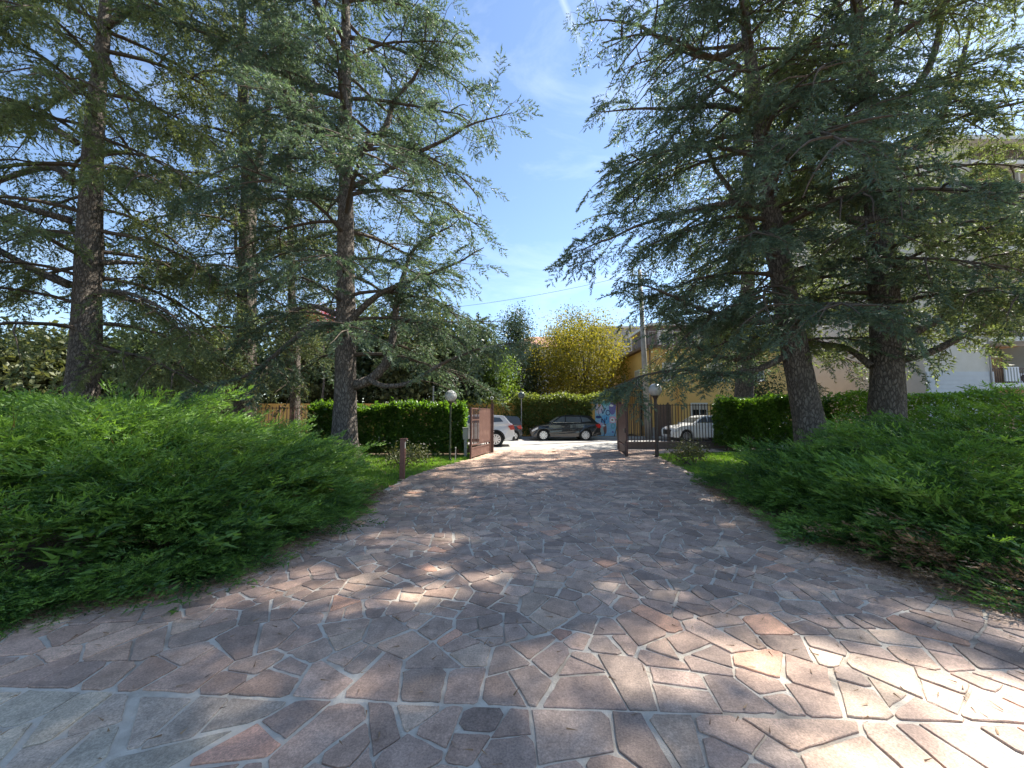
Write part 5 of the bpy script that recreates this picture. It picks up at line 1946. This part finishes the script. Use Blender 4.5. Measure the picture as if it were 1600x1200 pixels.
bo = thing('bollard_light', 'rust brown square bollard at the left paving edge by the juniper', 'bollard', (-2.74, 9.75, -0.02))
MB().box((0, 0, 0.5), (0.115, 0.115, 1.0)).build('shaft', M['bollard_rust'], bo, bevel=0.006)
MB().box((0.02, 0, 1.015), (0.17, 0.13, 0.025)).build('cap', M['bollard_rust'], bo)
MB().box((0, 0, 0.42), (0.12, 0.12, 0.012)).build('seam', M['dark_rust'], bo)
MB().box((0.059, 0, 0.86), (0.006, 0.08, 0.16)).build('light_slot', M['box_grey'], bo)

eb = thing('utility_box', 'grey box on a short post at the end of the left hedge', 'box', (-1.78, 14.9, -0.03))
MB().box((0, 0, 0.35), (0.11, 0.1, 0.7)).build('post', M['box_grey'], eb, bevel=0.006)
MB().box((0, -0.02, 0.9), (0.2, 0.16, 0.42)).build('housing', M['box_grey'], eb, bevel=0.012)
MB().box((0, -0.105, 0.9), (0.15, 0.008, 0.34)).build('door', M['box_grey'], eb)
MB().box((0, -0.02, 1.125), (0.24, 0.2, 0.025)).build('lid', M['box_grey'], eb)
sk = thing('garden_stake', 'short pale stake in the grass beside the left globe lamp', 'stake', (-1.98, 13.6, -0.03))
MB().tube([(0, 0, 0), (0.005, 0, 0.45)], [0.016, 0.014], 8).build('rod', M['conc'], sk)
MB().lathe([(0.024, 0.45), (0.024, 0.49), (0.01, 0.5)], 10).build('cap', M['box_grey'], sk)

up = thing('utility_pole', 'grey concrete utility pole beside the yellow building', 'pole', (7.55, 21.0 + 4.9, 0))
up.location = (9.0, 25.7, 0)
MB().tube([(0.05, 0, 0), (-0.25, 0, 11.5)], [0.22, 0.12], 14).build('shaft', M['conc'], up, smooth=True)
MB().box((-0.25, 0, 11.1), (1.2, 0.08, 0.08)).build('crossarm', M['conc'], up)
for x in (-0.7, 0.2):
    MB().lathe([(0.03, 0), (0.05, 0.03), (0.03, 0.06), (0.05, 0.09), (0.02, 0.13)], 10, (x, 0, 11.14)).build('insulator', M['white_paint'], up)
m = MB()
a_, b_ = Vector((-22, 29, 9.6)), Vector((8.3, 25.7, 11.2))
m.tube([a_.lerp(b_, i / 24) - Vector((0, 0, 1.3 * 4 * (i / 24) * (1 - i / 24))) for i in range(25)], [0.011] * 25, 5)
cb = m.build('overhead_cable', M['trim'])
tag(cb, 'thin dark overhead cable crossing the sky gap', 'cable')
pm_ = thing('street_pole', 'thin pale pole above the left hedge behind the cedar limbs', 'pole', (-5.4, 26.4, 0.09))
MB().tube([(0, 0, 0), (0, 0, 3.4)], [0.06, 0.05], 10).build('shaft', M['conc'], pm_, smooth=True)
MB().lathe([(0.07, 3.4), (0.08, 3.43), (0.05, 3.48)], 10).build('cap', M['conc'], pm_)

# ------------------------------------------------------------------ buildings
def window(parent, c, w, h, shutter=0.0, frame=None, axis='y', depth=0.08):
    """a framed window on a wall facing -y (or -x): frame, pane, sill, roller shutter"""
    x, y, z = c

    def bx(n, dx, dz, sw, sh, dd, t, mat, par):
        if axis == 'y':
            return MB().box((x + dx, y - dd, z + dz), (sw, t, sh)).build(n, mat, par)
        return MB().box((x - dd, y + dx, z + dz), (t, sw, sh)).build(n, mat, par)
    fm = frame or M['frame_w']
    wn = MB()
    for dx, dz, sw, sh in ((-w / 2 + 0.04, 0, 0.08, h), (w / 2 - 0.04, 0, 0.08, h), (0, h / 2 - 0.04, w - 0.16, 0.08), (0, -h / 2 + 0.04, w - 0.16, 0.08), (0, 0, 0.06, h - 0.16)):
        if axis == 'y':
            wn.box((x + dx, y - 0.03, z + dz), (sw, depth, sh))
        else:
            wn.box((x - 0.03, y + dx, z + dz), (depth, sw, sh))
    wi = wn.build('window', fm, parent)
    bx('pane', 0, 0, w - 0.1, h - 0.1, 0.0, 0.04, M['pane'], wi)
    bx('sill', 0, -h / 2 - 0.04, w + 0.16, 0.06, 0.06, 0.2, M['slab'], wi)
    if shutter:
        bx('shutter', 0, h / 2 - h * shutter / 2, w - 0.12, h * shutter, 0.045, 0.03, M['shutter'], wi)
    return wi


yb = thing('yellow_building', 'low ochre yellow building with brown eave and roof terrace behind the right fence', 'building', (15.0, 32.0, 0))
FX0, FX1, FY = -5.2, 5.6, -4.4
MB().box((0.2, 0.6, 3.2), (10.8, 10, 6.4)).build('wall', M['ochre_b'], yb)
MB().box((0.2, 0.6, 6.5), (11.5, 10.7, 0.2)).build('eave', M['parapet'], yb)
MB().box((0.2, FY - 0.02, 0.35), (10.8, 0.06, 0.7)).build('base_band', M['grey_wall'], yb)
dr = MB().box((-4.1, FY - 0.03, 1.15), (0.95, 0.1, 2.3)).build('door', M['parapet'], yb)
MB().box((-3.8, FY - 0.1, 1.1), (0.05, 0.06, 0.14)).build('handle', M['chrome'], dr)
for x in (-1.6, 1.2, 4.0):
    window(yb, (x, FY, 1.75), 1.2, 1.4, 0.35)
for x in (-3.6, -0.4, 2.6):
    window(yb, (x, FY, 4.7), 1.1, 1.3, 0.5)
for y in (-2.2, 1.5):
    window(yb, (FX0, y, 4.4), 1.1, 1.3, 0.4, axis='x')
MB().box((-3.0, FY - 0.03, 3.2), (0.3, 0.08, 6.4)).build('pilaster', M['ochre'], yb)
MB().tube([(-5.05, FY - 0.08, 0.1), (-5.05, FY - 0.08, 6.4)], [0.05, 0.05], 10).build('drainpipe', M['parapet'], yb)
MB().box((0.9, 2.2, 7.8), (8.6, 5.0, 2.4)).build('roof_storey', M['brown_panel'], yb)
MB().box((0.9, 2.2, 9.1), (9.2, 5.6, 0.2)).build('roof_slab', M['slab'], yb)
for x in (-2.2, 0.6, 3.2):
    window(yb, (x, -0.3, 7.8), 1.3, 1.7, 0.2)
for i in range(36):
    MB().box((-5.1 + i * 0.302, FY - 0.1, 7.1), (0.025, 0.025, 1.0)).build('railing_bar', M['grey_wall'], yb)
MB().box((0.2, FY - 0.1, 7.62), (10.7, 0.05, 0.05)).build('railing_rail', M['grey_wall'], yb)
for x in (-4.2, -1.4):
    MB().tube([(x, FY + 0.15, 6.6), (x, FY + 0.15, 9.0)], [0.045, 0.045], 8).build('awning_post', M['white_paint'], yb)
MB().box((-2.8, FY + 0.15, 9.0), (3.2, 0.07, 0.07)).build('awning_beam', M['white_paint'], yb)

# apartment block on the right
ab = thing('apartment_building', 'tall cream apartment block with balconies at the right edge behind the cedars', 'building', (27.0, 25.0, 0))
MB().box((2.2, 5.0, 10.1), (4.4, 10, 20.2)).build('wall', M['cream'], ab)
MB().box((11.4, 6.2, 10.1), (14.0, 7.6, 20.2)).build('wall', M['tan'], ab)
MB().box((9.2, 5.0, 20.35), (19.0, 10.8, 0.3)).build('roof_slab', M['slab'], ab)
MB().box((2.2, -0.04, 2.2), (4.4, 0.07, 4.4)).build('cladding_panel', M['pale_panel'], ab)
for k in range(16):
    MB().box((2.2, -0.085, 0.16 + k * 0.272), (4.36, 0.02, 0.245)).build('cladding_course', M['pale_panel'], ab)
M['brickset'] = M['tan']
for fl in range(6):
    z = 3.55 + fl * 3.1
    sl = MB().box((11.2, 1.35, z), (13.4, 2.1, 0.28)).build('balcony_slab', M['slab'], ab)
    pr = MB().box((0, 0, 0), (0.022, 0.022, 0.95))
    first = None
    for i in range(44):
        if first is None:
            first = pr.build('railing_bar', M['dark_rust'], sl)
            ob_ = first
        else:
            ob_ = first.copy()
            C.objects.link(ob_)
            ob_.parent = sl
        ob_.location = (4.62 + i * 0.15, 0.38, z + 0.62)
    MB().box((11.2, 0.38, z + 1.1), (13.3, 0.05, 0.05)).build('railing_rail', M['dark_rust'], sl)
    window(ab, (6.4, 2.4, z + 1.45), 1.6, 2.1, 0.3 + 0.1 * (fl % 3))
    window(ab, (10.2, 2.4, z + 1.45), 1.6, 2.1, 0.5)
    if fl > 0:
        window(ab, (2.4, 0.0, z + 1.5), 1.3, 1.5, 0.4)
    MB().box((8.2, 1.4, z + 1.45), (0.12, 1.9, 2.6)).build('balcony_divider', M['cream'], ab)
    if fl in (1, 3, 4):
        MB().add([(5.2, 2.3, z + 2.7), (7.6, 2.3, z + 2.7), (7.6, 0.7, z + 2.1), (5.2, 0.7, z + 2.1), (5.2, 2.3, z + 2.66), (7.6, 2.3, z + 2.66), (7.6, 0.7, z + 2.06), (5.2, 0.7, z + 2.06)],
                 [(0, 1, 2, 3), (7, 6, 5, 4), (0, 4, 5, 1), (1, 5, 6, 2), (2, 6, 7, 3), (3, 7, 4, 0)]).build('awning', M['terracotta'], ab)
MB().tube([(4.15, -0.14, 0.1), (4.15, -0.14, 20.2)], [0.05, 0.05], 10).build('drainpipe', M['conc'], ab)
window(ab, (6.1, 2.4, 1.7), 1.5, 1.9, 0.35)
window(ab, (9.8, 2.4, 1.7), 1.5, 1.9, 0.35)
for i in range(7):
    leafy('roof_plant', ['round green bush on the apartment roof terrace, nearest the corner', 'second green bush on the apartment roof terrace', 'third green bush on the apartment roof terrace', 'fourth bush on the apartment roof terrace', 'fifth bush on the apartment roof terrace', 'sixth bush on the apartment roof terrace', 'seventh bush on the apartment roof terrace'][i],
          (28.6 + i * 1.6, 26.4, 20.5), (28.6 + i * 1.6, 26.4, 21.1), (0.7, 0.6, 0.6), 22, 26, 0.12, M['olive_leaf'], 90 + i, 0.04, 'bushes on the roof terrace', cat='bush') if i < 4 else None
ac = thing('air_conditioner', 'white air conditioner box on the lowest balcony', 'air conditioner', (34.6, 25.95, 3.69))
MB().box((0, 0, 0.36), (0.85, 0.32, 0.64)).build('casing', M['white_paint'], ac, bevel=0.01)
MB().lathe([(0.25, -0.17), (0.23, -0.175), (0.02, -0.175)], 20, (-0.1, 0, 0.36), 'y').build('fan_grille', M['trim'], ac)
for x in (-0.3, 0.3):
    MB().box((x, 0, 0.02), (0.08, 0.34, 0.04)).build('foot', M['trim'], ac)
bs = thing('balcony_screen', 'striped white and grey blind hung on the lowest balcony railing', 'screen', (33.0, 25.28, 3.75))
for i in range(10):
    MB().box((-0.45 + i * 0.1, -0.01 if i % 2 else 0.0, 0.5), (0.098, 0.03, 0.92)).build('slat', M['white_paint'] if i % 2 else M['box_grey'], bs)
MB().box((0, 0.0, 0.98), (1.04, 0.05, 0.04)).build('top_rail', M['white_paint'], bs)

# farther house behind the right cedars
fb = thing('far_building', 'pale far block glimpsed between the two right cedar trunks', 'building', (39.7, 46.0, 0))
MB().box((0, 4, 15.0), (4.6, 8, 30.0)).build('wall', M['cream'], fb)
MB().box((0, 4, 30.15), (5.2, 8.6, 0.3)).build('roof_slab', M['slab'], fb)
for fl in range(8):
    for x in (-1.1, 1.1):
        window(fb, (x, 0, 4.5 + fl * 3.2), 1.4, 1.6, 0.3)
aw = thing('window_awning', 'blue awning on the far block between the right cedars', 'awning', (40.2, 45.6, 27.1))
MB().add([(-0.9, 0.28, 0.5), (0.9, 0.28, 0.5), (0.9, -0.5, 0), (-0.9, -0.5, 0), (-0.9, 0.28, 0.46), (0.9, 0.28, 0.46), (0.9, -0.5, -0.04), (-0.9, -0.5, -0.04)], [(0, 1, 2, 3), (7, 6, 5, 4), (0, 4, 5, 1), (1, 5, 6, 2), (2, 6, 7, 3), (3, 7, 4, 0)]).build('cloth', M['blue_awning'], aw)
MB().box((0, -0.51, -0.1), (1.8, 0.02, 0.18)).build('valance', M['blue_awning'], aw)

# house with the terracotta roof beyond the trees
hb = thing('far_house', 'distant house with terracotta roof between the conifer and the yellow tree', 'house', (6.5, 62, 0))
MB().box((0, 3, 6.2), (11, 8, 12.4)).build('wall', M['cream'], hb)
rf = MB().add([(-6, -1.5, 12.4), (6, -1.5, 12.4), (6, 7.5, 12.4), (-6, 7.5, 12.4), (-4, 3, 14.9), (4, 3, 14.9)], [(0, 1, 5, 4), (2, 3, 4, 5), (3, 0, 4), (1, 2, 5), (0, 3, 2, 1)]).build('roof', M['terracotta'], hb)
MB().box((2.0, 2.0, 14.6), (0.7, 0.7, 1.4)).build('chimney', M['cream'], rf)
for fl in range(3):
    for x in (-3.5, 0, 3.5):
        window(hb, (x, -1.0, 3.0 + fl * 3.6), 1.3, 1.7, 0.3)
gh = thing('far_house', 'pale grey building behind the utility pole', 'house', (18.0, 50, 0))
MB().box((0, 4, 6.5), (15, 8, 13)).build('wall', M['grey_wall'], gh)
MB().box((0, 4, 13.1), (15.6, 8.6, 0.2)).build('roof_slab', M['slab'], gh)
for fl in range(4):
    for x in (-6, -3, 0, 3, 6):
        window(gh, (x, 0, 2.0 + fl * 3.1), 1.3, 1.6, 0.3)

# ------------------------------------------------------------------ small things
def fallen_leaf(label, x, y, rz, s=0.11):
    root = thing('fallen_leaf', label, 'leaf', (x, y, 0.022), rz, 'fallen leaves on the paving')
    n = 10
    vs = [(0, 0, 0.002)]
    for k in range(n):
        a = 6.283 * k / n
        q = s * (0.55 + 0.45 * abs(math.cos(2.5 * a)))
        vs.append((q * math.cos(a), q * 0.7 * math.sin(a), 0.012 + 0.02 * abs(math.sin(a))))
    m = MB().add(vs, [(0, 1 + k, 1 + (k + 1) % n) for k in range(n)])
    m.build('blade', M['dry_leaf'], root)
    MB().tube([(0, 0, 0.004), (-s * 0.9, 0.01, 0.008), (-s * 1.3, 0.02, 0.006)], [0.003, 0.003, 0.002], 5).build('stalk', M['dry_leaf'], root)


def litter():
    r = np.random.default_rng(77)
    n = 26000
    t = r.random(n)
    E_ = []
    for edge, sg in ((EDGE_L[1:9], 1), (EDGE_R[1:8], -1)):
        e = np.array(edge)
        L = np.concatenate([[0], np.cumsum(np.linalg.norm(np.diff(e, axis=0), axis=1))])
        u = r.random(n // 2) * L[-1]
        p = np.stack([np.interp(u, L, e[:, 0]), np.interp(u, L, e[:, 1])], 1)
        p[:, 0] += sg * np.abs(r.normal(0, 0.22, n // 2)) - sg * 0.03
        p[:, 1] -= np.abs(r.normal(0, 0.1, n // 2))
        E_.append(p)
    x = np.stack([r.uniform(-4, 5.5, 2600), r.uniform(1.2, 17, 2600)], 1)
    x = x[[inside(DRIVE, a, b) for a, b in x]]
    P = np.concatenate(E_ + [x])
    O = np.concatenate([P, np.full((len(P), 1), 0.0165)], 1)
    D = r.normal(size=O.shape) * np.array([1, 1, 0.12])
    V = needle_tris(O, D, 0.055, 0.009, r)
    V[:, :, 2] = np.maximum(V[:, :, 2], 0.014)
    o_ = tri_mesh('needle_litter', V, M['juniper_dry'], r.random(len(V)), None, 'stuff')
    tag(o_, 'dry brown needles scattered along the paving edges', 'litter')


litter()
fallen_leaf('brown fallen leaf lying on the paving in the gate opening', 1.8, 16.6, 0.6, 0.17)
fallen_leaf('smaller fallen leaf nearer on the middle of the drive', 1.62, 14.0, 2.0, 0.08)

print('TRIS', NT, sum(len(o.data.polygons) for o in bpy.data.objects if o.type == 'MESH'))
